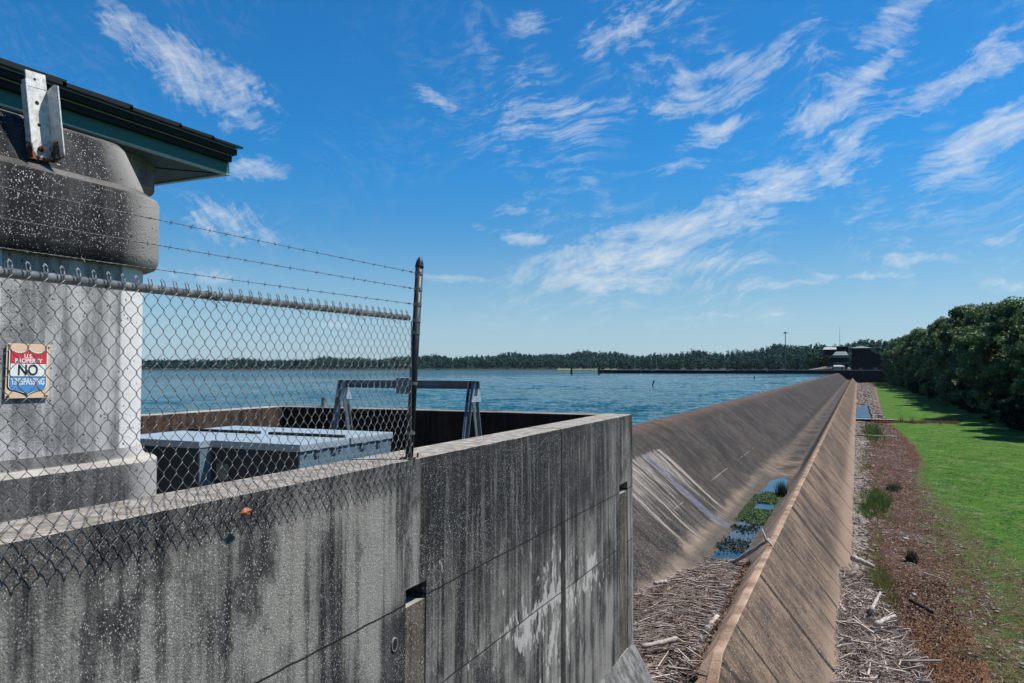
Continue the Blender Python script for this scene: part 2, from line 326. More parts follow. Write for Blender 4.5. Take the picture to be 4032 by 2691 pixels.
    for y0, ww in ((15.9, .06), (17.8, .05), (19.4, .04), (22.4, .11), (25.8, .05), (28.2, .09), (30.9, .05), (33.8, .22), (35.2, .07), (38.3, .12), (43, .1), (50, .1), (58, .14), (66, .14), (76, .2), (88, .2), (104, .3), (125, .4), (150, .5), (190, .6), (240, .8), (310, 1.0)):
        d = q.m('ABSOLUTE', q.m('SUBTRACT', yy, y0)); c = q.mix(q.m('MULTIPLY', q.mr(d, ww*1.9, ww*.5), q.m('MULTIPLY', o, q.mr(big, .35, .6, .6, 1.0))), c, (.013, .012, .012))
    wl = q.m('MULTIPLY', q.mr(q.noise(q.vec(q.m('MULTIPLY', X, .5), q.m('MULTIPLY', Y, 5), 0.0), 2.2, 3, .5), .70, .76), o)
    c = q.mix(q.m('MULTIPLY', wl, .5), c, (.5, .42, .34))
    # construction joints on the downstream face
    inn = q.m('MULTIPLY', q.m('LESS_THAN', X, -5.2), q.m('GREATER_THAN', X, -9.9))
    j = q.m('LESS_THAN', q.m('ABSOLUTE', q.m('SUBTRACT', U, -5.65)), .012)
    j = q.m('MULTIPLY', j, q.m('MULTIPLY', q.mr(q.noise(q.P, .35, 3), .5, .6), q.mr(Y, 75, 45)))
    md = q.m('SUBTRACT', q.m('FRACT', q.m('MULTIPLY', Y, 1/7.7)), .5); j2 = q.m('LESS_THAN', q.m('ABSOLUTE', md), .0035)
    c = q.mix(q.m('MULTIPLY', inn, q.m('MULTIPLY', j, .55)), c, (.4, .36, .32))
    c = q.mix(q.m('MULTIPLY', inn, q.m('MULTIPLY', j2, .6)), c, (.03, .027, .025))
    pale = q.mr(q.noise(q.vec(q.m('MULTIPLY', X, .3), q.m('MULTIPLY', Y, 3.0), 0.0), 1.3, 3, .5), .66, .74, 0, .5)
    c = q.mix(q.m('MULTIPLY', q.m('MULTIPLY', pale, inn), q.mr(q.noise(q.P, 3, 4), .4, .6)), c, (.33, .27, .225))
    # seepage: white lime streaks with a wet running streak below the joint
    yn = q.m('ADD', Y, q.m('MULTIPLY', q.m('SUBTRACT', q.noise(q.P, 1.2, 4), .5), .35))
    lj = q.m('ADD', q.m('SUBTRACT', U, -3.92), q.m('MULTIPLY', q.m('SUBTRACT', q.noise(q.P, 2.5, 6, .8), .5), .5))
    below = q.m('MULTIPLY', q.mr(lj, .06, -.03), q.m('MULTIPLY', q.mr(yn, 27.5, 28.2), q.mr(yn, 36.9, 36.6)))
    bx = q.m('MULTIPLY', below, q.mr(Xn, -5.2, -6.2))
    hi = q.mr(U, -6.3, -3.95, 0, .17)
    lime = q.noise(q.vec(q.m('MULTIPLY', X, .4), q.m('MULTIPLY', Y, 3.2), q.m('MULTIPLY', Z, .2)), 1.7, 7, .72)
    c = q.mix(q.m('MULTIPLY', bx, q.mr(q.m('ADD', lime, hi), .52, .7, 0, .8)), c, q.mix(q.mr(s3, .4, .6), (.13, .115, .105), (.38, .34, .31)))
    for y0, ww in ((30.15, .10), (36.4, .16), (35.4, .05), (28.3, .12)):
        c = q.mix(q.m('MULTIPLY', bx, q.mr(q.m('ABSOLUTE', q.m('SUBTRACT', yn, y0)), ww*1.6, ww*.2, 0, .8)), c, q.mix(q.mr(s3, .35, .6), (.2, .165, .14), (.42, .36, .31)))
    for y0, ww in ((36.0, .16), (33.2, .1), (31.6, .12)):
        c = q.mix(q.m('MULTIPLY', bx, q.mr(q.m('ABSOLUTE', q.m('SUBTRACT', yn, y0)), ww*1.5, ww*.5, 0, .9)), c, (.02, .018, .018))
    wet = q.m('MULTIPLY', q.m('MULTIPLY', q.mr(lj, .06, -.1), q.m('LESS_THAN', X, -4.6)), q.mr(q.m('ABSOLUTE', q.m('SUBTRACT', yn, 33.9)), .6, .2))
    c = q.mix(q.m('MULTIPLY', wet, .85), c, q.mix(q.mr(q.m('ADD', q.m('MULTIPLY', s3, .5), q.m('MULTIPLY', gr, .5)), .42, .58), (.018, .022, .035), (.17, .175, .21)))
    c2, dist, _ = aggregate(q, c, 26, (.42, .38, .33), .75)
    c = q.mix(q.mr(Y, 45, 20, 0, 1), c, c2)
    q.put(q.b.inputs['Base Color'], c); q.put(q.b.inputs['Roughness'], q.m('SUBTRACT', .92, q.m('MULTIPLY', wet, .38))); q.b.inputs['Specular IOR Level'].default_value = .25
    bump(q, q.m('ADD', q.noise(q.P, 12, 6, .7), q.m('MULTIPLY', s1, 1.5)), .6, .03)
    return m
M_dam = dam_mat()

def ground_mat():
    m, q = newmat('lawn_and_gravel_ground'); X, Y, Z = q.sep(q.P)
    at = q.n('ShaderNodeAttribute', attribute_name='tint').outputs['Fac']
    n1 = q.noise(q.P, .35, 6, .65); n2 = q.noise(q.P, 5, 8, .75); n3 = q.noise(q.P, 1.3, 6, .7); n4 = q.noise(q.P, 22, 4, .7)
    lawn = q.mix(q.mr(n2, .42, .6), (.012, .06, .005), (.088, .225, .02))
    lawn = q.mix(q.mr(n1, .42, .68, 0, .55), lawn, (.115, .22, .035))
    rad = q.m('POWER', q.m('ADD', q.m('POWER', q.m('SUBTRACT', X, -6.0), 2.0), q.m('POWER', q.m('MULTIPLY', q.m('SUBTRACT', Y, 20.0), .42), 2.0)), .5)
    mow = q.m('SINE', q.m('MULTIPLY', q.m('ADD', rad, q.m('MULTIPLY', n1, 1.0)), 4.2))
    lawn = q.mix(q.m('MULTIPLY', q.mr(mow, .3, 1.0, 0, .42), q.mr(n2, .42, .58)), lawn, (.17, .27, .07))
    th = q.noise(q.vmul(q.P, (1, .6, 1)), .55, 7, .75); lawn = q.mix(q.mr(th, .53, .66, 0, .7), lawn, q.mix(q.mr(n4, .4, .6), (.12, .15, .045), (.30, .27, .15)))
    olive = q.mix(q.mr(n2, .4, .62), (.05, .052, .018), (.2, .17, .075)); olive = q.mix(q.mr(n3, .45, .6, 0, .7), olive, (.07, .12, .025))
    soil = q.mix(q.mr(n2, .4, .64), (.045, .022, .017), (.22, .13, .095)); soil = q.mix(q.mr(n3, .5, .68, 0, .5), soil, (.13, .045, .025))
    ch = q.n('ShaderNodeTexVoronoi'); q.put(ch.inputs['Vector'], q.vmul(q.P, (1, .6, 1))); ch.inputs['Scale'].default_value = 14
    soil = q.mix(q.m('MULTIPLY', q.m('GREATER_THAN', q.sep(ch.outputs['Color'])[0], .84), q.m('LESS_THAN', ch.outputs['Distance'], .34)), soil, (.44, .37, .33))
    far = q.mr(q.m('ADD', Y, q.m('MULTIPLY', n1, 20)), 150, 215, 0, 1)
    soil = q.mix(q.m('MULTIPLY', far, q.mr(n2, .42, .6)), soil, (.3, .25, .215))
    a2 = q.m('ADD', at, q.m('MULTIPLY', q.m('SUBTRACT', n3, .5), 1.5)); a2 = q.m('ADD', a2, q.m('MULTIPLY', q.m('SUBTRACT', n4, .5), .5))
    c = q.mix(q.mr(a2, .2, .42), soil, olive); c = q.mix(q.mr(a2, .5, .95), c, lawn)
    q.put(q.b.inputs['Base Color'], c); q.b.inputs['Roughness'].default_value = .95; q.b.inputs['Specular IOR Level'].default_value = .1
    bump(q, q.m('ADD', n2, q.m('MULTIPLY', n4, .6)), .9, .12)
    return m
M_ground = ground_mat()

def water_mat(name, base, bs, scale, rough=.12):
    m, q = newmat(name); X, Y, Z = q.sep(q.P)
    v = q.vec(q.m('ADD', q.m('MULTIPLY', X, .5), q.m('MULTIPLY', Y, .2)), Y, 0.0)
    a = q.noise(v, scale, 5, .6, .4); b = q.noise(v, scale*.22, 3, .5)
    q.put(q.b.inputs['Base Color'], q.mix(q.mr(b, .4, .6), base, tuple(k*1.35 for k in base))); q.b.inputs['Roughness'].default_value = rough
    q.b.inputs['IOR'].default_value = 1.33; q.b.inputs['Specular IOR Level'].default_value = .5
    bump(q, q.m('ADD', a, q.m('MULTIPLY', b, 2.2)), 1.0, bs)
    return m
M_lake = water_mat('lake_water', (.006, .046, .052), .22, 2.6, .07)
M_puddle = water_mat('ruffled_puddle_water', (.02, .03, .035), .02, 6, .22)
M_pool = water_mat('still_pool_water', (.012, .022, .028), .0007, 3, .03)

M_galv = simple('galvanised_wire', (.19, .2, .21), .42, .6, .35, 40)
M_rail = simple('galvanised_rail', (.27, .275, .28), .45, .5, .3, 14, bs=.05)
M_post = simple('dark_weathered_post', (.035, .042, .048), .5, .5, .3, 12, bs=.1)
M_barb = simple('barbed_wire_steel', (.16, .165, .17), .55, .6, .35, 30)
M_green = simple('green_fascia_paint', (.012, .12, .095), .45, 0, .12, 20, bs=.03)
M_flange = simple('pale_green_flange', (.33, .45, .42), .4, 0, .1, 20, bs=.02)
M_roof = simple('dark_green_roof_metal', (.007, .011, .011), .6, 0, .2, 10, bs=.03, spec=.2)
M_soffit = simple('soffit_panel', (.03, .075, .09), .6, 0, .1, 6, bs=.03)
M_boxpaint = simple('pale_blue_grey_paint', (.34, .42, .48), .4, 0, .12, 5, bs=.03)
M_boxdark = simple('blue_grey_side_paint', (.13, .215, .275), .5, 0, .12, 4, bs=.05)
M_gasket = simple('black_gap', (.01, .01, .012), .8)
M_gantry = simple('grey_steel_paint', (.12, .155, .18), .5, 0, .2, 6, bs=.05)
M_black = simple('recess_dark', (.004, .004, .005), .9)
M_paper = simple('faded_notice_paper', (.16, .19, .18), .7)
M_leafo = simple('dry_orange_leaf', (.42, .13, .055), .6, 0, .4, 60)
M_white = simple('white_paint', (.42, .45, .46), .6, 0, .1, 1)
M_tree_far = None

def bracket_mat():
    m, q = newmat('rusty_galvanised_steel'); tcn = q.n('ShaderNodeTexCoord').outputs['Object']; X, Y, Z = q.sep(tcn)
    n = q.noise(tcn, 24, 6, .7); n2 = q.noise(tcn, 7, 6, .75)
    c = q.mix(q.mr(n, .3, .65), (.48, .47, .46), (.82, .81, .79))
    r = q.m('ADD', q.mr(Z, .26, .10, 0, .3), q.m('MULTIPLY', q.m('SUBTRACT', n2, .5), 1.6)); r = q.m('MAXIMUM', r, q.m('MULTIPLY', q.mr(Z, .035, .0), 1.0))
    r = q.m('MULTIPLY', r, q.mr(Z, .30, .22))
    c = q.mix(q.mr(r, .22, .42), c, q.mix(q.mr(n, .4, .6), (.035, .012, .008), (.2, .06, .025)))
    q.put(q.b.inputs['Base Color'], c); q.b.inputs['Roughness'].default_value = .7; q.b.inputs['Metallic'].default_value = .1
    bump(q, n, .3, .003); return m
M_bracket = bracket_mat()
M_rust = simple('rust', (.11, .035, .018), .85, 0, .5, 40, bs=.5)
def sign_mat(name, c, worn=.3):
    m, q = newmat(name); n = q.noise(q.P, 22, 6, .7)
    q.put(q.b.inputs['Base Color'], q.mix(q.mr(n, .52, .68, 0, worn), c, tuple(min(1, v*1.5+.08) for v in c)))
    q.b.inputs['Roughness'].default_value = .6; q.b.inputs['Specular IOR Level'].default_value = .2; return m
M_sgbase, M_sgred, M_sgwhite = sign_mat('sign_cream', (.72, .52, .36), .5), sign_mat('sign_red', (.62, .04, .05), .6), sign_mat('sign_white', (.78, .78, .76))
M_sgblue, M_sgink = sign_mat('sign_blue', (.08, .27, .56), .4), sign_mat('sign_ink', (.012, .018, .022), .0)
M_sgletter = sign_mat('sign_letter_white', (.82, .82, .82), 0)

def tint_mat(name, c0, c1, c2=None, rough=.8, trans=0, spec=.3, nsc=.8):
    m, q = newmat(name); at = q.n('ShaderNodeAttribute', attribute_name='tint').outputs['Fac']
    c = q.mix(q.mr(at, 0, 1, smooth=False), c0, c1)
    if c2: c = q.mix(q.mr(at, .85, .97), c, c2)
    n = q.noise(q.P, nsc, 4, .6); c = q.mix(q.mr(n, .35, .7, 0, .5), c, tuple(v*1.5 for v in c1))
    q.put(q.b.inputs['Base Color'], c); q.b.inputs['Roughness'].default_value = rough; q.b.inputs['Specular IOR Level'].default_value = spec
    if trans:
        tr = q.n('ShaderNodeBsdfTranslucent'); q.put(tr.inputs[0], c); ms = q.n('ShaderNodeMixShader'); ms.inputs[0].default_value = trans
        q.L.new(q.b.outputs[0], ms.inputs[1]); q.L.new(tr.outputs[0], ms.inputs[2]); q.L.new(ms.outputs[0], q.N['Material Output'].inputs[0])
    return m
M_leaf = tint_mat('broad_leaves', (.008, .028, .009), (.19, .30, .11), (.55, .62, .40), .55, .3, .25)
M_forest = tint_mat('distant_foliage', (.004, .026, .028), (.042, .115, .08), (.10, .17, .10), .8, .05, .1, .02)
M_shore = tint_mat('shore_foliage', (.015, .045, .03), (.07, .13, .06), (.13, .18, .08), .8, .1, .1, .1)
M_bark = simple('bark', (.045, .036, .03), .9, 0, .3, 5, bs=.6)
M_stick = tint_mat('bleached_driftwood', (.045, .028, .021), (.56, .465, .405), None, .85, 0, .2, 3)
M_log = simple('bleached_log', (.46, .41, .37), .85, 0, .35, 12, bs=.6)
M_rock = tint_mat('pale_limestone', (.05, .038, .033), (.30, .25, .22), None, .9, 0, .2, 2)
M_blade = tint_mat('grass_blades', (.025, .07, .012), (.13, .20, .045), None, .6, .25, .2, .5)
M_dry = tint_mat('dry_red_weeds', (.075, .032, .021), (.29, .145, .10), (.42, .33, .25), .8, .2, .1, 1)
M_yellow = tint_mat('yellow_green_weeds', (.07, .08, .022), (.27, .25, .10), None, .7, .25, .1, 1)
M_algae = tint_mat('green_pond_weed', (.012, .035, .01), (.06, .13, .03), (.16, .22, .08), .6, .1, .3, 4)
M_crossw = tower_mat('dark_far_concrete', (.006, .007, .009), (.028, .029, .034), 3, .1)
M_coping = simple('pale_coping', (.5, .5, .5), .8)
M_brickd = simple('dark_cladding', (.006, .009, .014), .8, 0, .3, .6, spec=.1)
M_clad = simple('grey_cladding', (.075, .10, .11), .7, 0, .35, .5)
M_rooff = simple('pale_green_roof', (.13, .2, .19), .6, 0, .2, .5)
M_hill = simple('hillside_soil', (.02, .035, .02), .95, 0, .4, .02)
M_riprap = simple('riprap', (.22, .2, .19), .95, 0, .5, 1.5, bs=.8)
M_pile = simple('tarred_timber', (.012, .012, .014), .9, 0, .3, 3)
M_pole = simple('pole_steel', (.11, .14, .16), .5, .3, .1, 1)

# ------------------------------------------------------------ terrain, lake, hills
def sstep(a, b, x):
    t = np.clip((x-a)/(b-a), 0, 1); return t*t*(3-2*t)
YB = [-40, 24, 27, 32.6, 44, 62, 68, 80, 95, 118, 142, 190, 427, 500]
XB = [2.6, 2.7, 2.7, 3.4, 3.42, 3.56, 3.8, 5.2, 5.46, 4.9, 3.95, 4.6, 8.2, 8.8]
def grassv(X, Y):
    xb = np.interp(Y, YB, XB); wd = np.interp(Y, [25, 32, 45, 60, 80, 200], [9.5, 8.5, 5.2, 2.2, .9, .7])
    return np.clip((X - xb)/wd + .3, -.2, 1.3)
gx = np.concatenate([np.arange(-.6, 14, .3), np.arange(14, 40, 1.5), np.linspace(41, 700, 22)])
gy = np.concatenate([np.linspace(-60, 8, 12), np.arange(8.5, 70, .4), np.arange(70, 487, 2.5), [487.0]])
GX, GY = np.meshgrid(gx, gy)
GZ = .10*np.sin(GX*1.3+GY*.5)*np.sin(GY*.37) + .02*np.sin(GX*5+GY*3) + .018*np.clip(GX-4, 0, 30)
GZ -= .10*np.exp(-((GX-1.0)/1.6)**2)
pud = sstep(135.5, 140, GY)*sstep(196, 184, GY)*sstep(3.2, 1.6, GX + 1.2*np.sin(GY*.16)); GZ -= .22*pud
nx, ny = len(gx), len(gy)
verts = np.stack([GX.ravel(), GY.ravel(), GZ.ravel()], 1)
idx = np.arange(nx*ny).reshape(ny, nx)
faces = np.stack([idx[:-1, :-1].ravel(), idx[:-1, 1:].ravel(), idx[1:, 1:].ravel(), idx[1:, :-1].ravel()], 1)
o = mesh_obj('ground', verts, faces, M_ground, smooth=True, tint=grassv(GX, GY).ravel()); tag(o, 'mown green lawn and reddish gravel strip beside the spillway', kind='structure')
def gz(X, Y):
    z = .10*np.sin(X*1.3+Y*.5)*np.sin(Y*.37) + .018*np.clip(X-4, 0, 30) - .10*np.exp(-((X-1.0)/1.6)**2)
    return z

zl = E-3.4
def geo(a, b, s0, g):
    L = [a]; st = s0
    while L[-1] < b: L.append(L[-1]+st); st *= g
    L[-1] = b; return np.array(L)
wxs = -geo(9.75, 520, .10, 1.0095); wys = np.concatenate([-geo(0, 30, .5, 1.1)[::-1][:-1], geo(0, 487.2, .16, 1.0042)])
WXg, WYg = np.meshgrid(wxs, wys); dxg, dyg = np.meshgrid(np.abs(np.gradient(wxs)), np.abs(np.gradient(wys))); sp = np.maximum(dxg, dyg*.6)
WZ = np.zeros_like(WXg); wr = np.random.default_rng(3)
px_ = WXg + .35*np.sin(WYg*.21+WXg*.13); py_ = WYg + .45*np.sin(WXg*.17+1.3)
grp = .6 + .4*np.sin(WXg*.11+WYg*.05+.7)*np.sin(WYg*.083-WXg*.03+2) 
for i in range(34):
    lam = .5*(9 ** (i/33)); th_ = R(-35) + wr.normal()*.42; k_ = 2*math.pi/lam; ph_ = wr.uniform(0, 6.28)
    amp = .0125*lam**.62; arg = k_*(px_*math.sin(th_)+py_*math.cos(th_)) + ph_
    WZ += amp*(1-2*np.abs(np.sin(arg/2))**.8)*np.clip((lam/sp-2.2)/2, 0, 1)
WZ = zl + WZ*grp*np.clip((np.abs(WXg)-9.7)/3+.25, 0, 1)
wv_ = np.stack([WXg.ravel(), WYg.ravel(), WZ.ravel()], 1); idx = np.arange(WXg.size).reshape(WXg.shape)
wf_ = np.stack([idx[:-1, :-1].ravel(), idx[1:, :-1].ravel(), idx[1:, 1:].ravel(), idx[:-1, 1:].ravel()], 1)
n0 = len(wv_); X9, Y9 = -520, 487.2; x7 = float(wxs[0]); yb = float(wys[0])
far = [(-6000, yb, zl), (X9, yb, zl), (X9, Y9, zl), (-6000, Y9, zl), (X9, Y9, zl), (80, Y9, zl), (80, 6000, zl), (-6000, 6000, zl)]
wv_ = np.concatenate([wv_, np.array(far)]); wf_ = np.concatenate([wf_, np.array([[n0, n0+1, n0+2, n0+3], [n0+3, n0+5, n0+6, n0+7]])])
tag(mesh_obj('lake', wv_, wf_, M_lake, smooth=True), 'choppy blue lake water', kind='structure')
mb = MB()
mb.add([(-.3, 137, -.12), (4.5, 137, -.12), (4.5, 197, -.12), (-.3, 197, -.12)], [(0, 1, 2, 3)])
tag(mb.build('puddle', M_puddle), 'shallow sky-reflecting puddle at the toe of the spillway', kind='structure')
mb = MB(); mb.add([(-.4, 36.5, -.1), (.1, 36.5, -.1), (.1, 41, -.1), (-.4, 41, -.1)], [(0, 1, 2, 3)])
tag(mb.build('seep_water', M_pool), 'thin strip of water among rocks at the wall toe', kind='structure')

TH = R(24.37)
def px2az(px): return math.atan((px-2016)/3000) - TH
def ndist(px, d): return d/math.cos(px2az(px)+TH)      # ground range of a picture column at camera depth d
PXS = [-2500, -600, 300, 900, 1500, 1900, 2250, 2500, 2700, 2900, 3150, 3300, 3450, 3700, 4200, 6500]
YTOP = [30, 30, 26, 29, 42, 50, 62, 58, 58, 72, 92, 101, 106, 112, 112, 70]
DSH = [1300, 1300, 1290, 1280, 1270, 1260, 1230, 1120, 1000, 900, 760, 640, 560, 540, 540, 540]
AZS = [px2az(p) if -3000 < p < 7000 else 0 for p in PXS]
def d_sh(az): return np.interp(az, AZS, [d/max(.35, math.cos(a+TH)) for a, d in zip(AZS, DSH)])
def top_h(az, r):
    t = np.interp(az, AZS, YTOP); return r*np.cos(az+TH).clip(.35)*t/3000
def hillz(az, t):       # t 0 at the shore, 1 at the ridge
    rs = d_sh(az); rr = rs + 420
    ridge = top_h(az, rr) + E - 17.0 + 3.0*np.sin(az*55) + 2.0*np.sin(az*131+1)
    ridge = np.maximum(ridge, zl + 2.0)
    z = zl + 1.2 + (ridge - zl - 1.2)*sstep(.02, 1.0, t)
    return np.where(t < .0, zl + 1.2 + t*40, z) - np.clip(t-1, 0, 9)*8
azg = np.linspace(-1.5, .72, 220); tg = np.concatenate([[-.06], np.linspace(0, 1, 14), [1.4, 2.2, 3.5]])
A, T = np.meshgrid(azg, tg); RR = d_sh(A) + 420*T
verts = np.stack([RR*np.sin(A), RR*np.cos(A), hillz(A, T)], 2).reshape(-1, 3)
idx = np.arange(A.size).reshape(A.shape)
faces = np.stack([idx[:-1, :-1].ravel(), idx[:-1, 1:].ravel(), idx[1:, 1:].ravel(), idx[1:, :-1].ravel()], 1)
tag(mesh_obj('hills', verts, faces, M_hill, smooth=True), 'low wooded hills along the far shore', kind='structure')

def leafcloud(centers, radii, nper, size, tints, flat=.75, up=.25):
    """random leaf-clump quads on the shells of many lumps; returns verts, faces, tint"""
    n = len(centers); N = n*nper
    c = np.repeat(centers, nper, 0); r = np.repeat(radii, nper, 0)
    d = rng.normal(size=(N, 3)); d /= np.linalg.norm(d, axis=1)[:, None]
    rad = (rng.random(N)**.4)[:, None]
    p = c + d*r*rad
    nrm = d + rng.normal(size=(N, 3))*.7; nrm[:, 2] += up; nrm /= np.linalg.norm(nrm, axis=1)[:, None]
    ref = rng.normal(size=(N, 3)); u = np.cross(nrm, ref); u /= np.linalg.norm(u, axis=1)[:, None]; v = np.cross(nrm, u)
    s = (np.repeat(size, nper) if np.ndim(size) else np.full(N, size))*(.55 + .9*rng.random(N)); s = s[:, None]
    k = (.35+.4*rng.random(N))[:, None]
    q = np.stack([p-u*s, p-v*s*k+nrm*s*.18, p+u*s, p+v*s*k+nrm*s*.18], 1).reshape(-1, 3)
    f = np.arange(4*N).reshape(N, 4)
    t = np.clip(np.repeat(tints, nper) + rng.normal(size=N)*.16, 0, 1); t = np.where(rng.random(N) < .04, 1.0, t*.85)
    return q, f, np.repeat(t, 4)
# far woods: one mass
def woods(n, azr_, tr, name, mat, label, lum=5, npl=13, size=1.6, hr=(13, 20)):
    az = rng.uniform(*azr_, n); az += .0025*np.sin(az*900); t = tr[0] + (tr[1]-tr[0])*rng.random(n)**.9
    rr = d_sh(az) + 420*t; zb = hillz(az, t); h = rng.uniform(*hr, n)
    h *= np.where(rng.random(n) < .12, 1.18, 1.0)
    bx, by = rr*np.sin(az), rr*np.cos(az)
    cs, rs, ts = [], [], []
    tt = rng.random(n)
    for j in range(lum):
        fz = (j+.5)/lum
        sp = h*.20*(1.1-abs(fz-.45))
        cs.append(np.stack([bx+rng.normal(size=n)*sp*.6, by+rng.normal(size=n)*sp*.6, zb + h*(.18+.76*fz)], 1))
        q = h*(.19 - .10*fz); rs.append(np.stack([q*1.1, q*1.1, q*1.15], 1)); ts.append(np.clip(tt**1.6*1.1 + (.25*fz-.1), 0, 1))
    v, f, t = leafcloud(np.concatenate(cs), np.concatenate(rs), npl, size, np.concatenate(ts))
    return tag(mesh_obj(name, v, f, mat, tint=t), label, 'woods', kind='stuff')
woods(7500, (px2az(150), px2az(2450)), (.01, 1.06), 'woods', M_forest, 'dark wooded far shore across the open lake', lum=4, npl=9, size=1.35, hr=(11, 18))
woods(3400, (px2az(2400), px2az(3900)), (.02, 1.08), 'woods', M_forest, 'wooded hillside rising behind the powerhouse and long wall', lum=5, npl=13, size=1.05, hr=(6, 18))

# ------------------------------------------------------------ trees
def make_tree_mesh(name, h, r, nl, seed, mat, leaf, n_per, base=.12):
    """crown lumps round real limbs: returns crown (verts...) and trunk MB"""
    rs = random.Random(seed); cs, rr, ts = [], [], []
    tr = MB()
    pts = [(0, 0, -.3)]; rad = [h*.022]
    x = y = 0
    for i in range(1, 6):
        x += rs.uniform(-.3, .3); y += rs.uniform(-.3, .3); pts.append((x, y, h*.15*i)); rad.append(h*.022*(1-.16*i))
    tr.tube(pts, rad, 7)
    for i in range(nl):
        fz = base + (1-base)*((i+rs.random())/nl); a = rs.uniform(0, 2*math.pi)
        prof = math.sin(math.pi*min(1, (fz*.86+.12)))**.55
        rad_ = r*prof*(rs.random()**.36)
        c = Vector((math.cos(a)*rad_, math.sin(a)*rad_, h*fz*.92)); s = r*rs.uniform(.13, .27)
        cs.append(c); rr.append((s*1.2, s*1.2, s*.72)); ts.append(rs.random()*.8)
        if i % 3 == 0:
            b = Vector(pts[min(4, 1+int(fz*3.5))]); mid = (b+c)*.5 + Vector((0, 0, -.04*h))
            tr.tube([b, mid, c], [h*.009, h*.006, h*.002], 5)
    v, f, t = leafcloud(np.array([tuple(c) for c in cs]), np.array(rr), n_per, leaf, np.array(ts), up=.35)
    return v, f, t, tr
def make_tree(kind, h, r, nl, seed, mat, leaf, n_per, base=.1):
    v, f, t, tr = make_tree_mesh(kind, h, r, nl, seed, mat, leaf, n_per, base)
    e = empty(kind); mesh_obj('crown', v, f, mat, e, tint=t); tr.build('trunk', M_bark, e, smooth=True); return e
protos = [make_tree('broadleaf_tree', 18, 5.9, 84, 11+i, M_leaf, .24, 330, .04) for i in range(3)]
rt = random.Random(5)
spots = []
yy = 112.0
while yy < 478:
    spots.append((rt.uniform(23.5, 26.5) - (2.5 if yy > 300 else 0) - (3.5 if yy > 400 else 0), yy, 0)); yy += rt.uniform(7.5, 10.5)*(1+yy/800)
yy = 118.0
while yy < 470:
    spots.append((rt.uniform(30, 34), yy, 1)); yy += rt.uniform(9, 13)*(1+yy/700)
yy = 128.0
while yy < 400:
    spots.append((rt.uniform(38, 44), yy, 2)); yy += rt.uniform(14, 19)
GRP = 'broadleaf trees along the right edge of the lawn'
for i, (tx, ty, row) in enumerate(spots):
    s = rt.uniform(.94, 1.1)*(1.0 - .10*row)*float(np.interp(ty, [112, 150, 200, 280, 480], [1.0, 1.08, 1.22, 1.3, 1.25]))
    p = protos[i % 3]; rz = rt.uniform(0, 6.28); sw_ = min(s, 1.12); sc = (sw_*rt.uniform(.95, 1.12), sw_*rt.uniform(.95, 1.12), s)
    if ty == 112.0: lab = 'nearest front-row leafy tree, at the right edge of the photo'
    elif row == 0: lab = 'dense dark green tree in the front row shading the lawn'
    elif row == 1: lab = 'dense dark green tree standing behind the front row'
    else: lab = 'dark green tree deep in the wood right of the lawn'
    if i < 3: p.location = (tx, ty, .3); p.rotation_euler = (0, 0, rz); p.scale = sc; t = p; t['label'] = lab
    else: t = copy_tree(p, (tx, ty, .3), rz, sc, lab)
    t['category'] = 'tree'; t['group'] = GRP
# undergrowth below the front row
M_leafd = tint_mat('shade_leaves', (.003, .010, .004), (.02, .045, .016), None, .7, .05, .15)  # leaf colour darkened to carry the shade under the trees
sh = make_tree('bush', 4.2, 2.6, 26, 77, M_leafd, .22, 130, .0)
yy = 111.0; k = 0
while yy < 470:
    lx = rt.uniform(19.8, 22.5) - (1.5 if yy > 250 else 0); loc = (lx, yy, .1); s = rt.uniform(.7, 1.25)
    if k == 0: sh.location = loc; t = sh
    else: t = copy_tree(sh, loc, rt.uniform(0, 6.28), (s, s, s))
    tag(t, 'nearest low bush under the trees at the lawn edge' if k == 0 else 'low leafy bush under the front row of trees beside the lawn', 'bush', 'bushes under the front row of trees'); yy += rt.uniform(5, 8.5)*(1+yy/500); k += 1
# shoreline trees that can be told apart behind the long wall
shore = make_tree('shore_tree', 11, 4.2, 34, 33, M_shore, .6, 60, .02)
k = 0
for px in list(range(2300, 3260, 38)):
    a = px2az(px + rt.uniform(-12, 12)); tt = rt.uniform(.0, .04); r_ = float(d_sh(a)) + 420*tt - 6
    s = rt.uniform(.55, 1.05)*(1.15 if px > 2900 else 1.0); loc = (r_*math.sin(a), r_*math.cos(a), zl + .6)
    if k == 0: shore.location = loc; shore.scale = (s, s, s); t = shore
    else: t = copy_tree(shore, loc, rt.uniform(0, 6), (s*1.1, s*1.1, s))
    tag(t, 'leftmost round pale tree on the far shore, near the grassy clearing' if k == 0 else 'round lighter green tree on the shore behind the long dark wall', 'tree', 'shoreline trees behind the long wall'); k += 1

for px, Y_ in ((3232, 548), (3247, 546), (3262, 549), (3278, 547), (3255, 540), (3270, 541), (3222, 552), (3208, 560)):
    a = px2az(px); s = rt.uniform(.8, 1.0); tag(copy_tree(shore, (Y_*math.tan(a), Y_, zl+1.5), rt.uniform(0, 6), (s, s, s*1.05)), 'dark round tree in front of the white-roofed building beside the powerhouse', 'tree', 'trees round the powerhouse')

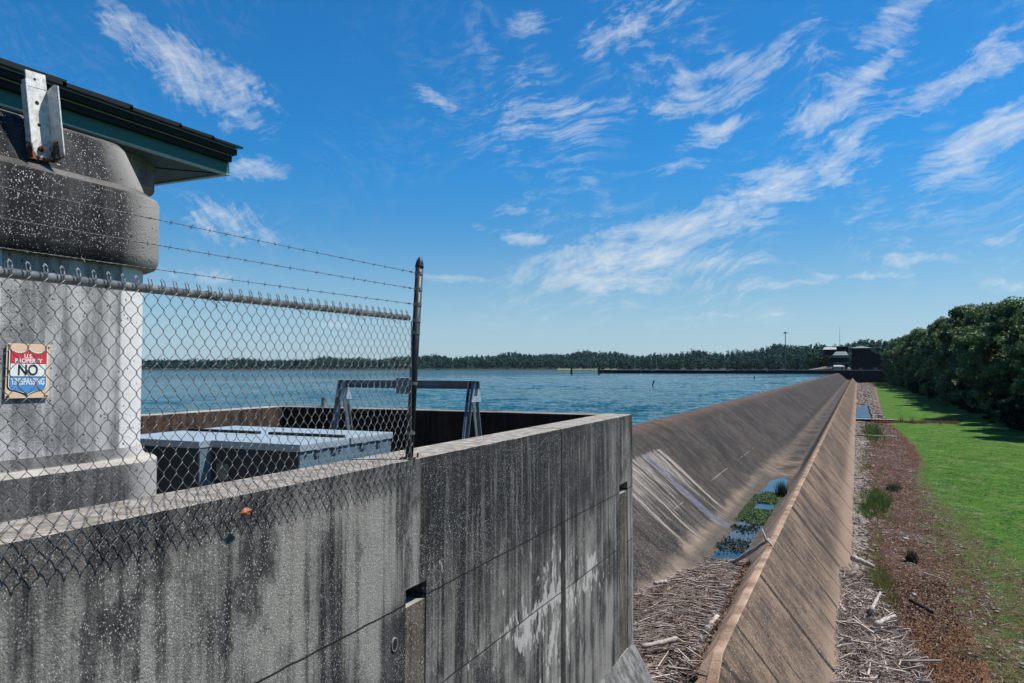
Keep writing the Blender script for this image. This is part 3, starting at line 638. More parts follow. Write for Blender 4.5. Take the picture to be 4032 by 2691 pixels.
# ------------------------------------------------------------ spillway dam (one straight concrete body with its trough)
PROF = [(-11.7, 9.6), (-11.7, 3.7), (-11.35, 3.28), (-10.95, 3.07), (-10.5, 3.0), (-10.0, 3.12), (-9.5, 3.38), (-9.0, 3.74), (-8.4, 4.22), (-7.8, 4.74), (-7.2, 5.27), (-6.7, 5.72),
        (-6.2, 6.15), (-5.8, 6.45), (-5.4, 6.68), (-5.0, 6.82), (-4.4, 6.88), (-3.75, 6.88), (-3.55, 6.78), (-2.80, 5.80), (-2.74, 5.76), (-2.58, 5.75), (-2.52, 5.80), (-1.5, 7.10), (-.35, 8.56), (-.35, 9.6)]
Y0, Y1 = 11.32, 487.0
ys = [Y0] + list(np.arange(12, 60, .8)) + list(np.arange(60, 200, 3.0)) + list(np.arange(200, 486, 10)) + [Y1]
def ridgecut(x, h, y):   # the thin toe wall ends with a broken slope near the enclosure
    if x > -3.6 and y < 15.6:
        top = 5.75 + (15.6-y)*1.35
        return max(h, min(top, 8.4))
    return h
V = []; F = []
for y in ys:
    for (x, h) in PROF:
        j = .012*noise.noise(Vector((x*2, y*2, h*2))) if 3.1 < h < 9 else 0
        e = .03*noise.noise(Vector((x*1.3+9, y*1.7, 3.0))) if -3.7 < x < -2.4 else 0
        V.append((x, y, E - ridgecut(x, h, y) + j + e))
n = len(PROF)
for i in range(len(ys)-1):
    for j in range(n-1): F.append((i*n+j, i*n+j+1, (i+1)*n+j+1, (i+1)*n+j))
F.append(tuple(range(n))[::-1]); F.append(tuple(range((len(ys)-1)*n, len(ys)*n)))
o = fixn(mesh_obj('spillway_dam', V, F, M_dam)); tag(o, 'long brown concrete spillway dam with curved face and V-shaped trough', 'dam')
me = o.data; me.polygons.foreach_set('use_smooth', [abs(p.normal.y) < .5 for p in me.polygons])
m_ = o.modifiers.new('edge', 'EDGE_SPLIT'); m_.split_angle = R(35)
# trough water and weed
def blob_sheet(name, pts, z, mat, label, cat=None, kind=None):
    mb = MB(); mb.add([(x, y, z) for x, y in pts], [tuple(range(len(pts)))]); o = mb.build(name, mat); tag(o, label, cat, kind=kind); return o
def strip(xa, xb, ya, yb, n=26, amp=.3, ph=0):
    L = [(xa + amp*math.sin(i*1.3+ph) + amp*.5*math.sin(i*2.9), ya+(yb-ya)*i/n) for i in range(n+1)]
    Rr = [(xb + amp*.4*math.sin(i*1.1+2+ph), ya+(yb-ya)*i/n) for i in range(n+1)]
    return L + Rr[::-1]
zt = E - 6.88
blob_sheet('trough_pool', [(-5.1, 27), (-5.25, 29), (-5.1, 31), (-5.2, 33), (-5.05, 35), (-5.2, 37.5), (-5.1, 40), (-5.25, 42), (-5.12, 44), (-5.2, 45.5), (-5.0, 47), (-5.05, 48.2), (-4.8, 49.2), (-4.6, 49.8), (-4.3, 50.4), (-4.05, 50.0), (-3.9, 49.0), (-3.8, 46), (-3.84, 41), (-3.78, 36), (-3.85, 32), (-3.8, 27)], zt+.05, M_pool, 'standing water in the bottom of the spillway trough', kind='structure')
def scatter_tufts(name, pts, h, wdt, mat, label, cat, per=5, lean=.5, tint=None, parent=None, kind='stuff', flat=0):
    """grass-like blades (triangles) at points (x,y,z)"""
    P = np.repeat(pts, per, 0); N = len(P)
    P = P + np.concatenate([rng.normal(size=(N, 2))*wdt*2.2, np.zeros((N, 1))], 1)
    hh = (np.repeat(h, per) if np.ndim(h) else np.full(N, h))*(.5+.8*rng.random(N))
    a = rng.random(N)*2*np.pi; le = lean*(.2+rng.random(N)) + flat
    tip = P + np.stack([np.cos(a)*hh*le, np.sin(a)*hh*le, hh*(1-.3*le).clip(.15)], 1)
    b = a + np.pi/2 + rng.normal(size=N)*.5; s = np.stack([np.cos(b), np.sin(b), np.zeros(N)], 1)*wdt*(.4+.6*rng.random(N))[:, None]
    v = np.stack([P-s, P+s, tip], 1).reshape(-1, 3); f = np.arange(3*N).reshape(N, 3)
    t = np.clip(np.repeat(tint, per) if tint is not None else rng.random(N), 0, 1)
    o = mesh_obj(name, v, f, mat, parent, tint=np.repeat(t, 3)); 
    if label: tag(o, label, cat, kind=kind)
    return o
# floating weed: flat crumpled leaflets
N = 12000; yv = rng.uniform(34.9, 44.2, N); xv = rng.uniform(-5.15, -3.8, N)
keep = (np.sin(yv*2.2+xv*3)*.6 + rng.normal(size=N)*.4 + .3 - 2.2*np.clip(35.8 + .8*np.sin(xv*5) - yv, 0, 1) - 2.2*np.clip(yv - 43.2 + .5*np.sin(xv*6), 0, 1) + np.where((yv > 38.6) & (yv < 40.6) & (xv > -4.75), -1.6, .8)) > 0; xv, yv = xv[keep], yv[keep]
v, f, t = leafcloud(np.stack([xv, yv, np.full(len(xv), zt+.08)], 1), np.full((len(xv), 3), .04), 3, .034, rng.random(len(xv)), up=1.2)
tag(mesh_obj('pond_weed', v, f, M_algae, tint=t), 'bright green weed mat floating in the trough pool', 'weed', kind='stuff')
N = 1500; yv = rng.uniform(27, 34.5, N); xv = rng.uniform(-5.1, -3.9, N); kk = (np.sin(yv*1.7) + rng.normal(size=N)*.5) > -.1; yv, xv = yv[kk], xv[kk]; N = len(yv)
v, f, t = leafcloud(np.stack([xv, yv, np.full(N, zt+.06)], 1), np.full((N, 3), .03), 2, .05, rng.random(N)*.2, up=1.2)
tag(mesh_obj('dark_weed', v, f, tint_mat('sodden_weed', (.008, .012, .01), (.03, .04, .025)), tint=t), 'dark sodden weed lying in the near end of the trough pool', 'weed', kind='stuff')
pp = np.stack([rng.normal(-3.82, .09, 40), rng.normal(43.4, .4, 40), np.full(40, zt)], 1)
scatter_tufts('reed_clump', pp, .75, .03, tint_mat('dark_reeds', (.01, .02, .008), (.05, .08, .02)), 'dark reed clump at the end of the green weed in the trough', 'reeds', 6, .35, kind=None)

# driftwood sticks
def sticks(name, P, L, Rd, ang, mat, label, pitch=.12, tints=None):
    mb = MB(); T = []
    for i in range(len(P)):
        p = Vector(P[i]); a = ang[i]; l = L[i]; r = Rd[i]; pz = random.gauss(0, pitch)
        d = Vector((math.cos(a), math.sin(a), pz)).normalized(); s = Vector((-math.sin(a), math.cos(a), random.uniform(0, .6)))*random.gauss(0, .08)*l
        b = len(mb.v); mb.tube([p-d*l*.5, p+s, p+d*l*.5], [r, r*.85, r*.35], 4); T += [tints[i]]*(len(mb.v)-b)
    o = mesh_obj(name, mb.v, mb.f, mat, tint=T); tag(o, label, 'driftwood', kind='stuff'); return o
def troughz(x):
    return E - np.interp(x, [p[0] for p in PROF[4:-1]], [p[1] for p in PROF[4:-1]])
N = 19000; yv = 9.0 + 18.5*rng.random(N)**.8
xl = np.interp(yv, [9, 14, 17, 20, 22, 23.5, 26, 27.3], [-7.2, -7.2, -6.6, -6.0, -5.75, -5.4, -4.95, -4.6]) + rng.normal(size=N)*.12; xr = np.interp(yv, [9, 14.5, 15.5, 20, 26, 28], [-2.2, -2.35, -3.0, -3.15, -3.4, -3.5])
xv = xl + (xr-xl)*rng.random(N)
zz = np.maximum(troughz(xv), E-6.95) ; mid = np.clip((xv-xl)*(xr-xv)/((xr-xl)**2)*4, 0, 1)
zz = np.where(yv < 15.5, np.minimum(zz, E-6.75), zz) + mid*.28*rng.random(N) + .02
curve = .55*np.sin((xv+6.5)*1.0) + rng.normal(size=N)*.45
Ls = np.clip(rng.lognormal(-1.05, .6, N), .15, 1.6)
tn = np.where(rng.random(N) < .45, rng.random(N)*.25, .45+.55*rng.random(N))
sticks('driftwood_pile', np.stack([xv, yv, zz], 1), Ls, np.clip(Ls*.016*(.5+rng.random(N)), .005, .022), curve, M_stick, 'thick mat of bleached sticks filling the near end of the trough', .10, tn)
# bed under the sticks
ly = np.arange(9, 27.6, .3); lxn = 14; V = []; F = []
for i, y in enumerate(ly):
    a = np.interp(y, [9, 14, 17, 20, 22, 23.5, 26, 27.3], [-7.2, -7.2, -6.6, -6.0, -5.75, -5.4, -4.95, -4.6]); b = np.interp(y, [9, 14.5, 15.5, 20, 26, 28], [-2.0, -2.2, -3.0, -3.15, -3.45, -3.6])
    for j in range(lxn):
        x = a+(b-a)*j/(lxn-1); f_ = j/(lxn-1); z = float(troughz(x)); z = min(z, E-6.7) if y < 15.5 else z
        V.append((x, y, z - .03 + .14*math.sin(math.pi*f_)**.5 + .03*noise.noise(Vector((x*3, y*3, 0))) - .12*max(0, (y-26.3))))
for i in range(len(ly)-1):
    for j in range(lxn-1): F.append((i*lxn+j, i*lxn+j+1, (i+1)*lxn+j+1, (i+1)*lxn+j))
tag(mesh_obj('silt', V, F, simple('dark_silt', (.022, .016, .013), .95, 0, .5, 6, bs=.8), smooth=True), 'dark silt under the driftwood', kind='structure')
def log(name, pts, rad, label, cat='log', mat=None, nodes=9):
    mb = MB(); pts = [Vector(p) for p in pts]; P = []; Rr = []
    for i in range(nodes):
        t = i/(nodes-1)*(len(pts)-1); k = min(int(t), len(pts)-2); u = t-k
        p = pts[k].lerp(pts[k+1], u); P.append(p + Vector((0, 0, .02*math.sin(i*2.3)*rad[0]*8))); a = i/(nodes-1)
        Rr.append((rad[0]+(rad[1]-rad[0])*a)*(1+.15*math.sin(i*1.9)))
    mb.tube(P, Rr, 8); o = mb.build(name, mat or M_log, smooth=True); tag(o, label, cat); return o
lg = log('driftwood_log', [(-4.25, 27.0, zt+.16), (-3.75, 26.8, zt+.42), (-3.1, 26.5, E-5.92), (-2.72, 26.5, E-5.62)], [.075, .05], 'long bleached branch leaning from the trough floor onto the ridge')
stb = MB(); stb.tube([(-2.80, 26.3, E-5.66), (-2.86, 26.42, E-5.48), (-2.95, 26.5, E-5.3)], [.04, .03, .012], 6); stb.tube([(-2.75, 26.3, E-5.62), (-2.6, 26.1, E-5.72), (-2.52, 25.95, E-5.8)], [.04, .03, .012], 6)
so = stb.build('twig', M_log, lg, smooth=True)
log('driftwood_log', [(-3.42, 19.0, E-6.38), (-3.30, 19.8, E-6.25)], [.09, .07], 'short stubby white log against the inner side of the ridge')
log('driftwood_log', [(-4.6, 17.4, E-6.4), (-3.95, 18.1, E-6.36)], [.05, .07], 'splintered pale log lying on top of the stick mat')
log('driftwood_log', [(-3.6, 13.6, E-6.35), (-2.5, 14.8, E-6.1)], [.02, .012], 'thin long pale stick across the broken end of the ridge')
log('driftwood_log', [(-5.6, 22.6, E-6.4), (-5.3, 22.9, E-6.38)], [.05, .05], 'small white chunk of wood on the far left of the stick mat')

M_litter = tint_mat('leaf_and_bark_litter', (.035, .02, .014), (.30, .18, .12), None, .9, 0, .1, 3)
def litter(name, P, label):
    v, f, t = leafcloud(P, np.full((len(P), 3), .05), 2, .035, rng.random(len(P)), up=.8); tag(mesh_obj(name, v, f, M_litter, tint=t), label, 'litter', kind='stuff')
sel_ = rng.random(len(xv) if False else 9000); yl_ = 9.5 + 17.3*rng.random(9000)**.8
a_ = np.interp(yl_, [9, 14, 17, 20, 22, 23.5, 26, 27.3], [-7.1, -7.1, -6.5, -5.9, -5.65, -5.3, -4.85, -4.5]); b_ = np.interp(yl_, [9, 14.5, 15.5, 20, 26, 28], [-2.2, -2.35, -3.0, -3.1, -3.3, -3.4])
xl_ = a_ + (b_-a_)*rng.random(9000); zl_ = np.maximum(troughz(xl_), E-6.95); zl_ = np.where(yl_ < 15.5, np.minimum(zl_, E-6.75), zl_) + .24*np.sin(np.pi*(xl_-a_)/(b_-a_))**.5*(.5+.5*rng.random(9000)) + .04
litter('bark_litter', np.stack([xl_, yl_, zl_], 1), 'brown bark and leaf litter mixed through the stick mat in the trough')

# toe strip: rocks, sticks, weeds
ico_v, ico_f = None, None
import bmesh
bm = bmesh.new(); bmesh.ops.create_icosphere(bm, subdivisions=1, radius=1); ico_v = np.array([v.co[:] for v in bm.verts]); ico_f = np.array([[v.index for v in f.verts] for f in bm.faces]); bm.free()
def rocks(name, P, S_, label, tints, mat=None):
    n = len(P); k = len(ico_v)
    v = ico_v[None]*(1+rng.normal(size=(n, k, 1))*.22); v = v*S_[:, None, :]
    a = rng.random(n)*6.28; c, s = np.cos(a)[:, None], np.sin(a)[:, None]
    v = np.stack([v[..., 0]*c - v[..., 1]*s, v[..., 0]*s + v[..., 1]*c, v[..., 2]], 2) + P[:, None, :]
    f = (ico_f[None] + (np.arange(n)*k)[:, None, None]).reshape(-1, 3)
    o = mesh_obj(name, v.reshape(-1, 3), f, mat or M_rock, tint=np.repeat(tints, k)); tag(o, label, 'rocks', kind='stuff'); return o
N = 4200; yv = 30 + 104*rng.random(N)**1.2; xv = -.38 + np.abs(rng.normal(size=N))*(.2+.0045*yv)
s = rng.uniform(.04, .12, N)*(1+yv/200); Sx = np.stack([s*rng.uniform(.8, 1.6, N), s*rng.uniform(.8, 1.4, N), s*rng.uniform(.4, .8, N)], 1)
N2 = 3200; y2 = rng.uniform(22, 132, N2); x2 = rng.uniform(.3, 4.6, N2); s2 = rng.uniform(.02, .065, N2)*(1+y2/150)
N3 = 4200; y3 = rng.uniform(137, 480, N3); x3 = rng.uniform(-.3, 1, N3)*np.interp(y3, [137, 200, 480], [4.0, 4.0, 8.0]); ok = ~((y3 < 197) & (x3 < 2.2)); y3, x3 = y3[ok], x3[ok]; s3 = rng.uniform(.12, .34, len(y3))
PX = np.concatenate([xv, x2, x3]); PY = np.concatenate([yv, y2, y3])
SS = np.concatenate([Sx, np.stack([s2*1.3, s2, s2*.6], 1), np.stack([s3*1.2, s3*1.2, s3*.8], 1)])
rocks('rubble', np.stack([PX, PY, gz(PX, PY)+SS[:, 2]*.3], 1), SS, 'pale rubble along the toe of the spillway wall', np.concatenate([rng.random(N)**.8, rng.random(N2)**.7, rng.random(len(y3))**1.2]))
M_pale = simple('pale_rock', (.55, .5, .46), .9, 0, .25, 6, bs=.6)
rock_me = None
for i, (x, y, s, lab) in enumerate([(1.85, 33.1, .13, 'round pale stone on the brown weeds beyond the stick heap'), (1.66, 32.3, .10, 'flat pale stone just below the round pale stone'),
        (1.06, 27.0, .21, 'large whitish stone in the stick heap near the lawn side'), (.78, 27.3, .13, 'small white stone beside the large whitish stone'),
        (2.1, 43.5, .14, 'cream stone out on the dry red weeds'), (.42, 26.2, .11, 'grey-white stone in the stick heap close to the wall')]):
    v = ico_v*(1+rng.normal(size=(len(ico_v), 1))*.12)*np.array([s*1.3, s, s*.6])
    o = mesh_obj('rock', v, ico_f, M_pale, loc=(x, y, float(gz(np.array(x), np.array(y)))+s*.35)); tag(o, lab, 'rock', 'pale stones on the gravel strip')
    sb = o.modifiers.new('s', 'SUBSURF'); sb.levels = 1; sb.render_levels = 1
N = 11000; yv = 19 + 15*rng.random(N)**.85; xv = -.75 + (np.interp(yv, [19, 24, 28, 31, 34], [2.0, 1.7, 1.35, .7, .05])+.65)*rng.random(N)**.85
Ls = np.clip(rng.lognormal(-1.0, .55, N), .12, 1.3)
lift = .36*np.exp(-((xv+.3)/.75)**2)*np.interp(yv, [19, 24, 30, 34], [.7, 1, .9, .15])
zb = gz(xv, yv) + .02 + lift + .16*rng.random(N)*np.interp(yv, [19, 31, 34], [1, .8, .3])
zb = np.where(xv < -.35, np.maximum(zb, E-8.56 + (-.35-xv)*1.27 + .03), zb)
bigp = rng.random(N) < .014; Ls = np.where(bigp, Ls*1.7, Ls); zb = zb + np.where(bigp, .08, 0)
keep = ~((xv < -.35) & (zb > gz(xv, yv)+.62)); xv, yv, zb, Ls, bigp = xv[keep], yv[keep], zb[keep], Ls[keep], bigp[keep]; N = len(xv)
sticks('stick_heap', np.stack([xv, yv, zb], 1), Ls, np.where(bigp, .04, np.clip(Ls*.018*(.5+rng.random(N)), .005, .024)), rng.random(N)*3.14, M_stick, 'heap of bleached sticks at the foot of the sloping wall', .25, np.where((rng.random(N) < .5) & ~bigp, rng.random(N)*.2, .4+.6*rng.random(N)))
yl_ = 19 + 16*rng.random(8000); xl_ = -.5 + 3.6*rng.random(8000)**1.4; zl_ = gz(xl_, yl_) + .08 + .34*np.exp(-((xl_+.3)/.75)**2)*np.interp(yl_, [19, 24, 30, 34], [.7, 1, .9, .15]) + .08*rng.random(8000)
litter('bark_litter', np.stack([xl_, yl_, zl_], 1), 'brown bark and leaf litter mixed through the stick heap below the sloping wall')
hy = np.arange(18.5, 34.6, .4); V = []; F = []
for i, y in enumerate(hy):
    xe = float(np.interp(y, [19, 24, 28, 31, 34], [1.9, 1.6, 1.25, .6, 0]))
    for j in range(9):
        x = -.62 + (xe+.62)*j/8; V.append((x, y, float(gz(np.array(x), np.array(y))) - .02 + .34*math.exp(-((x+.3)/.7)**2)*float(np.interp(y, [19, 24, 30, 34], [.7, 1, .9, 0])) + .03*noise.noise(Vector((x*3, y*3, 5)))))
for i in range(len(hy)-1):
    for j in range(8): F.append((i*9+j, i*9+j+1, (i+1)*9+j+1, (i+1)*9+j))
tag(mesh_obj('leaf_litter', V, F, simple('dark_litter', (.018, .013, .011), .95, 0, .5, 6, bs=.8), smooth=True), 'dark litter under the stick heap', kind='structure')
N = 4200; yv = 22 + 45*rng.random(N)**1.3; xv = rng.uniform(.2, 6.5, N); Ls = np.clip(rng.lognormal(-1.8, .5, N), .06, .6)
sticks('scattered_twigs', np.stack([xv, yv, gz(xv, yv)+.04], 1), Ls, np.clip(Ls*.025, .004, .011), rng.random(N)*3.14, M_stick, 'small twigs scattered over the reddish ground', .1, np.clip(rng.random(N)*.9+.1, 0, 1))
log('driftwood_log', [(.3, 28.6, .45), (.62, 29.9, .75)], [.075, .04], 'upright splintered pale branch in the stick heap')
log('driftwood_log', [(.4, 27.1, .45), (1.0, 28.2, .5)], [.09, .04], 'thick pale branch lying across the middle of the stick heap')
log('driftwood_log', [(1.62, 31.4, .2), (2.25, 30.3, .16)], [.07, .06], 'dark rotten log on the brown weeds', mat=M_pile)
log('driftwood_log', [(-.32, 36.3, .42), (.5, 35.6, .3)], [.14, .07], 'grey log end poking out from the wall toe')
log('driftwood_log', [(-.1, 105, .25), (1.9, 104, .25), (4.2, 103.5, .3)], [.11, .08], 'long thin pale log across the gravel strip')
log('driftwood_log', [(2.35, 36.0, .14), (3.0, 35.2, .16)], [.035, .02], 'thin white stick on the brown weeds near the lawn')
# low sill across the strip
mb = MB(); mb.box(-.34, 5.2, 135.2, 136.2, -.3, .42); tag(mb.build('sill_wall', M_backwall, bevel=.03), 'low concrete sill crossing the gravel strip by the puddle', 'low wall')
# vegetation
def pts_where(n, xr, yr, fn, zoff=0):
    x = rng.uniform(*xr, n); y = yr[0] + (yr[1]-yr[0])*rng.random(n)**1.25; k = fn(x, y); x, y = x[k], y[k]
    return np.stack([x, y, gz(x, y)+zoff], 1)
nzf = lambda x, y: np.array([noise.noise(Vector((a*.8, b*.5, 1.0))) for a, b in zip(x, y)])
P = pts_where(26000, (2.5, 26), (22, 110), lambda x, y: (grassv(x, y) + rng.normal(size=len(x))*.25) > .75)
scatter_tufts('lawn_grass', P, .05, .018, M_blade, 'short mown green lawn grass', 'grass', 4, .9)
P = pts_where(20000, (1.5, 10), (22, 75), lambda x, y: np.abs(grassv(x, y) - .55 + rng.normal(size=len(x))*.2) < .3)
scatter_tufts('thin_grass', P, .06, .016, M_yellow, 'thin yellowish grass between the red weeds and the lawn', 'grass', 4, 1.0)
P = pts_where(30000, (-.1, 5.8), (22, 134), lambda x, y: (grassv(x, y) < .42) & (nzf(x, y) > -.2) & ((x > 1.5) | (y > 34)) & (x > .25))
scatter_tufts('red_weeds', P, .10, .015, M_dry, 'dry reddish weeds on the gravel strip', 'weeds', 5, 1.2)
P = pts_where(7000, (.9, 3.2), (20, 29.5), lambda x, y: nzf(x*1.5, y) > -.25)
scatter_tufts('orange_weeds', P, .12, .012, tint_mat('dry_orange_weeds', (.13, .055, .028), (.42, .21, .105)), 'tangled orange-brown dead weeds beside the stick heap', 'weeds', 5, 1.5)
def tuft(name, cx, cy, sx, sy, n, h, mat, label, cat='grass tuft', per=7, wd=.02):
    p = np.stack([rng.normal(cx, sx, n), rng.normal(cy, sy, n), np.zeros(n)], 1); p[:, 2] = gz(p[:, 0], p[:, 1]); p[:, 0] = np.maximum(p[:, 0], -.28)
    return scatter_tufts(name, p, h, wd, mat, label, cat, per, .55, kind=None)
P = pts_where(5000, (-.1, 1.9), (38, 130), lambda x, y: (np.array([noise.noise(Vector((a, b*.22, 7.0))) for a, b in zip(x, y)]) > .12))
scatter_tufts('wall_weeds', P, .22, .013, M_yellow, 'patchy yellow-green weeds among the rocks by the wall', 'weeds', 5, .9)
tuft('weed_clump', .72, 34.2, .22, .9, 150, .62, M_yellow, 'tall yellow-green grass clump near the wall beyond the stick heap', wd=.014)
tuft('weed_clump', .95, 31.6, .2, .5, 60, .35, M_yellow, 'lower yellowish grass clump next to the stick heap', wd=.014)
tuft('weed_clump', 1.0, 55.0, .42, 2.6, 330, .5, M_blade, 'lush bright green grass clump among rocks by the wall', wd=.02)
tuft('weed_clump', .3, 51, .28, 1.8, 120, .4, M_blade, 'small green grass clump on the rocks close to the wall')
tuft('weed_clump', 1.6, 112, .6, 7, 260, .8, M_blade, 'dark green rushes just this side of the low sill', wd=.035)
tuft('weed_clump', .35, 74, .25, 4, 90, .3, M_yellow, 'thin yellow grass clump halfway along the gravel strip')
tuft('weed_clump', 2.2, 61, .22, .7, 70, .5, tint_mat('dark_weed_leaves', (.02, .03, .012), (.07, .10, .035)), 'dark leafy weed standing on the red ground', 'weed')
tuft('sapling', 2.06, 38.8, .08, .14, 26, .5, tint_mat('sapling_leaves', (.02, .03, .01), (.08, .11, .03)), 'small dark seedling on the red ground', 'seedling', wd=.04)
for i, (x, y, hh) in enumerate([(6.1, 134, 1.5), (7.6, 133.5, 1.3), (11.3, 131, .9)]):
    tuft('weed_stalk', x, y, .1, .15, 10, hh, M_dry, ['tallest dry weed stalk beside the low sill', 'second dry weed stalk right of the tallest one', 'short dark weed stalk farthest out on the lawn'][i], 'weed', per=3, wd=.04)
P = np.stack([rng.uniform(2, 14, 900), rng.normal(134.5, .7, 900), np.zeros(900)], 1); P[:, 2] = gz(P[:, 0], P[:, 1])
scatter_tufts('weed_line', P, .4, .05, M_dry, 'line of dry brown weeds crossing the lawn from the sill', 'weeds', 4, .8)

# ------------------------------------------------------------ enclosure
def grid_box(mb, x0, x1, y0, y1, z0, z1, st=.12, amp=.004):
    """box with subdivided outer (+X) and top faces and a slightly eroded surface"""
    nyy = max(1, int((y1-y0)/st)); nz = max(1, int((z1-z0)/st)); nx_ = max(1, int((x1-x0)/st))
    def D(p):
        k = noise.noise(Vector(p)*6)*amp + noise.noise(Vector(p)*23)*amp*.6
        return k
    b = len(mb.v)
    for i in range(nyy+1):
        for j in range(nz+1):
            y = y0+(y1-y0)*i/nyy; z = z0+(z1-z0)*j/nz; e = D((x1, y, z))
            tz = (abs(D((x1+3, y*3, z)))*2.2 + .004) if (j == nz and z1 > E-.75) else 0
            mb.v.append((x1+e-tz, y, z-tz*.8))
    for i in range(nyy):
        for j in range(nz): a = b+i*(nz+1)+j; mb.f.append((a, a+nz+1, a+nz+2, a+1))
    return nyy, nz
ZT = E-.70
def wall_piece(mb, x0, x1, y0, y1, z0, z1):
    """closed slab: displaced +X face, plain others, rounded top arris"""
    n0 = len(mb.v); nyy, nz = grid_box(mb, x0, x1, y0, y1, z0, z1)
    at = lambda i, j: n0 + i*(nz+1) + j
    b = len(mb.v)
    for i in range(nyy+1):
        y = y0+(y1-y0)*i/nyy; k = noise.noise(Vector((y*4, 2, 7)))*.004
        tp = 1 if z1 > E-.75 else 0
        mb.v += [(x0, y, z0), (x0, y, z1-(.006-k)*tp), (x0+.012, y, z1), (x1-.02, y, z1+k*tp)]
    B = lambda i, k: b+i*4+k
    for i in range(nyy):
        mb.f += [(at(i, nz), at(i+1, nz), B(i+1, 3), B(i, 3)), (B(i, 3), B(i+1, 3), B(i+1, 2), B(i, 2)), (B(i, 2), B(i+1, 2), B(i+1, 1), B(i, 1)),
                 (B(i, 1), B(i+1, 1), B(i+1, 0), B(i, 0)), (B(i, 0), B(i+1, 0), at(i+1, 0), at(i, 0))]
    mb.f.append(tuple([at(0, j) for j in range(nz+1)] + [B(0, 3), B(0, 2), B(0, 1), B(0, 0)]))
    mb.f.append(tuple([at(nyy, j) for j in range(nz+1)] + [B(nyy, 3), B(nyy, 2), B(nyy, 1), B(nyy, 0)])[::-1])
WX, WI = -3.12, -3.56
enc = empty('enclosure_wall', (0, 0, 0)); tag(enc, 'long stained concrete wall in the foreground carrying the chain-link fence', 'wall')
mb = MB()
SL = [(4.95, 5.25), (10.60, 11.02)]
wall_piece(mb, WI, WX, -6, 11.3, E-1.67, ZT)
seg = [(-6, 4.95), (5.25, 10.60), (11.02, 11.3)]
for a, b in seg: wall_piece(mb, WI, WX, a, b, E-4.1, E-1.6705)
for a, b in SL: mb.box(WI, WX-.16, a+.001, b-.001, E-4.1, E-1.68)
wo = mb.build('wall_slab', M_wall, enc); fixn(wo)
for (a, b) in SL:
    mb = MB(); wall_piece(mb, WX-.155, WX-.010, a+.003, b-.003, E-4.1, E-1.81); fixn(mb.build('slot_infill', tower_mat('brown_infill_concrete', (.05, .04, .032), (.19, .155, .125), 70, .5), enc))
mb = MB(); mb.prism([(WX-.03, E-4.1), (WX, E-4.1), (-2.94, E-4.42), (-2.76, E-4.74), (-2.2, E-5.8), (-1.9, E-6.6), (-1.9, E-8.8), (WX-.03, E-8.8)], -6, 11.3)
fixn(mb.build('flared_foot', tower_mat('pale_footing_concrete', (.07, .07, .07), (.26, .25, .24), 60, .3), enc))
mb = MB(); mb.box(-9.9, WI, 10.95, 11.3, E-9, E-.70); o = mb.build('back_wall', tower_mat('shade_darkened_concrete', (.006, .0055, .005), (.03, .022, .018), 60, .2, bright=(.1, .09, .08), top=(.3, .27, .24)), enc, bevel=.015)  # shade on this wall is put into its near-black colour
mb = MB(); mb.box(-9.9, -9.55, -6, 7.6, E-9, E-.70); mb.box(-9.9, -9.55, 7.64, 10.95, E-9, E-.70); mb.box(-9.9, -9.6, 7.6, 7.64, E-9, E-.72); mb.build('left_wall', M_backwall, enc, bevel=.012)
mb = MB(); mb.box(-9.55, WI, -6, 10.95, E-2.4, E-2.2); mb.build('floor_slab', M_plinth, enc)
# drain pipe stub in the wall face
mb = MB(); n = 14
ring = [(math.cos(2*math.pi*i/n), math.sin(2*math.pi*i/n)) for i in range(n)]
V = []
for xx, rr in ((WX-.05, .045), (WX+.012, .045), (WX+.012, .041), (WX-.05, .036)): V += [(xx, 4.79+c*rr*.8, E-2.02+s*rr*1.1) for c, s in ring]
mb.add(V, [(k*n+i, k*n+(i+1) % n, (k+1)*n+(i+1) % n, (k+1)*n+i) for k in range(3) for i in range(n)]); dr = mb.build('drain_pipe', M_plinth, enc)
mb = MB(); mb.add([(WX+.0115, 4.79+c*.041*.8, E-2.02+s*.041*1.1) for c, s in ring], [tuple(range(n))]); mb.build('opening', M_black, dr)
mb = MB(); mb.tube([(WX-.01, 11.15, E-.80), (WX+.03, 11.15, E-.80), (WX+.03, 11.15, E-.84)], .006, 5); tag(mb.build('wall_hook', M_rust, enc))

# steel cabinets inside
H = .83
cab = empty('equipment_cabinet', (0, 0, 0)); tag(cab, 'low pale blue-grey steel cabinet inside the enclosure behind the fence', 'cabinet')
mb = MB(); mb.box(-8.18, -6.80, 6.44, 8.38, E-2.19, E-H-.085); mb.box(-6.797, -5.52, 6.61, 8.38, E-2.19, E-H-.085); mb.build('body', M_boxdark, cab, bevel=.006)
for x0, x1, ya in ((-8.2, -6.792, 6.42), (-6.788, -5.5, 6.59)):
    for y0, y1 in ((ya, 7.47), (7.505, 8.4)):
        mb = MB(); mb.box(x0, x1, y0, y1, E-H-.08, E-H); mb.build('lid', M_boxpaint, cab, bevel=.006)
mb = MB(); mb.box(-8.1, -5.53, 7.44, 7.53, E-H-.082, E-H-.03); mb.build('gasket', M_gasket, cab)
mb = MB(); mb.box(-8.1, -6.9, 7.45, 7.52, E-H+.001, E-H+.03); mb.build('lid_seam', M_gasket, cab)
mb = MB(); mb.box(-6.72, -5.6, 7.45, 7.52, E-H+.001, E-H+.03); mb.build('lid_seam', M_gasket, cab)
M_front = simple('front_shade_colour', (.02, .03, .036), .7, 0, .2, 4, bs=.05)  # near-black colour paints in the shade on the cabinet fronts
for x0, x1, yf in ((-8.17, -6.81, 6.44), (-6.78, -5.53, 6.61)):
    mb = MB(); mb.box(x0, x1, yf-.012, yf-.002, E-2.15, E-H-.09); mb.build('front_shade', M_front, cab)  # thin dark sheet added over each front to carry its shade
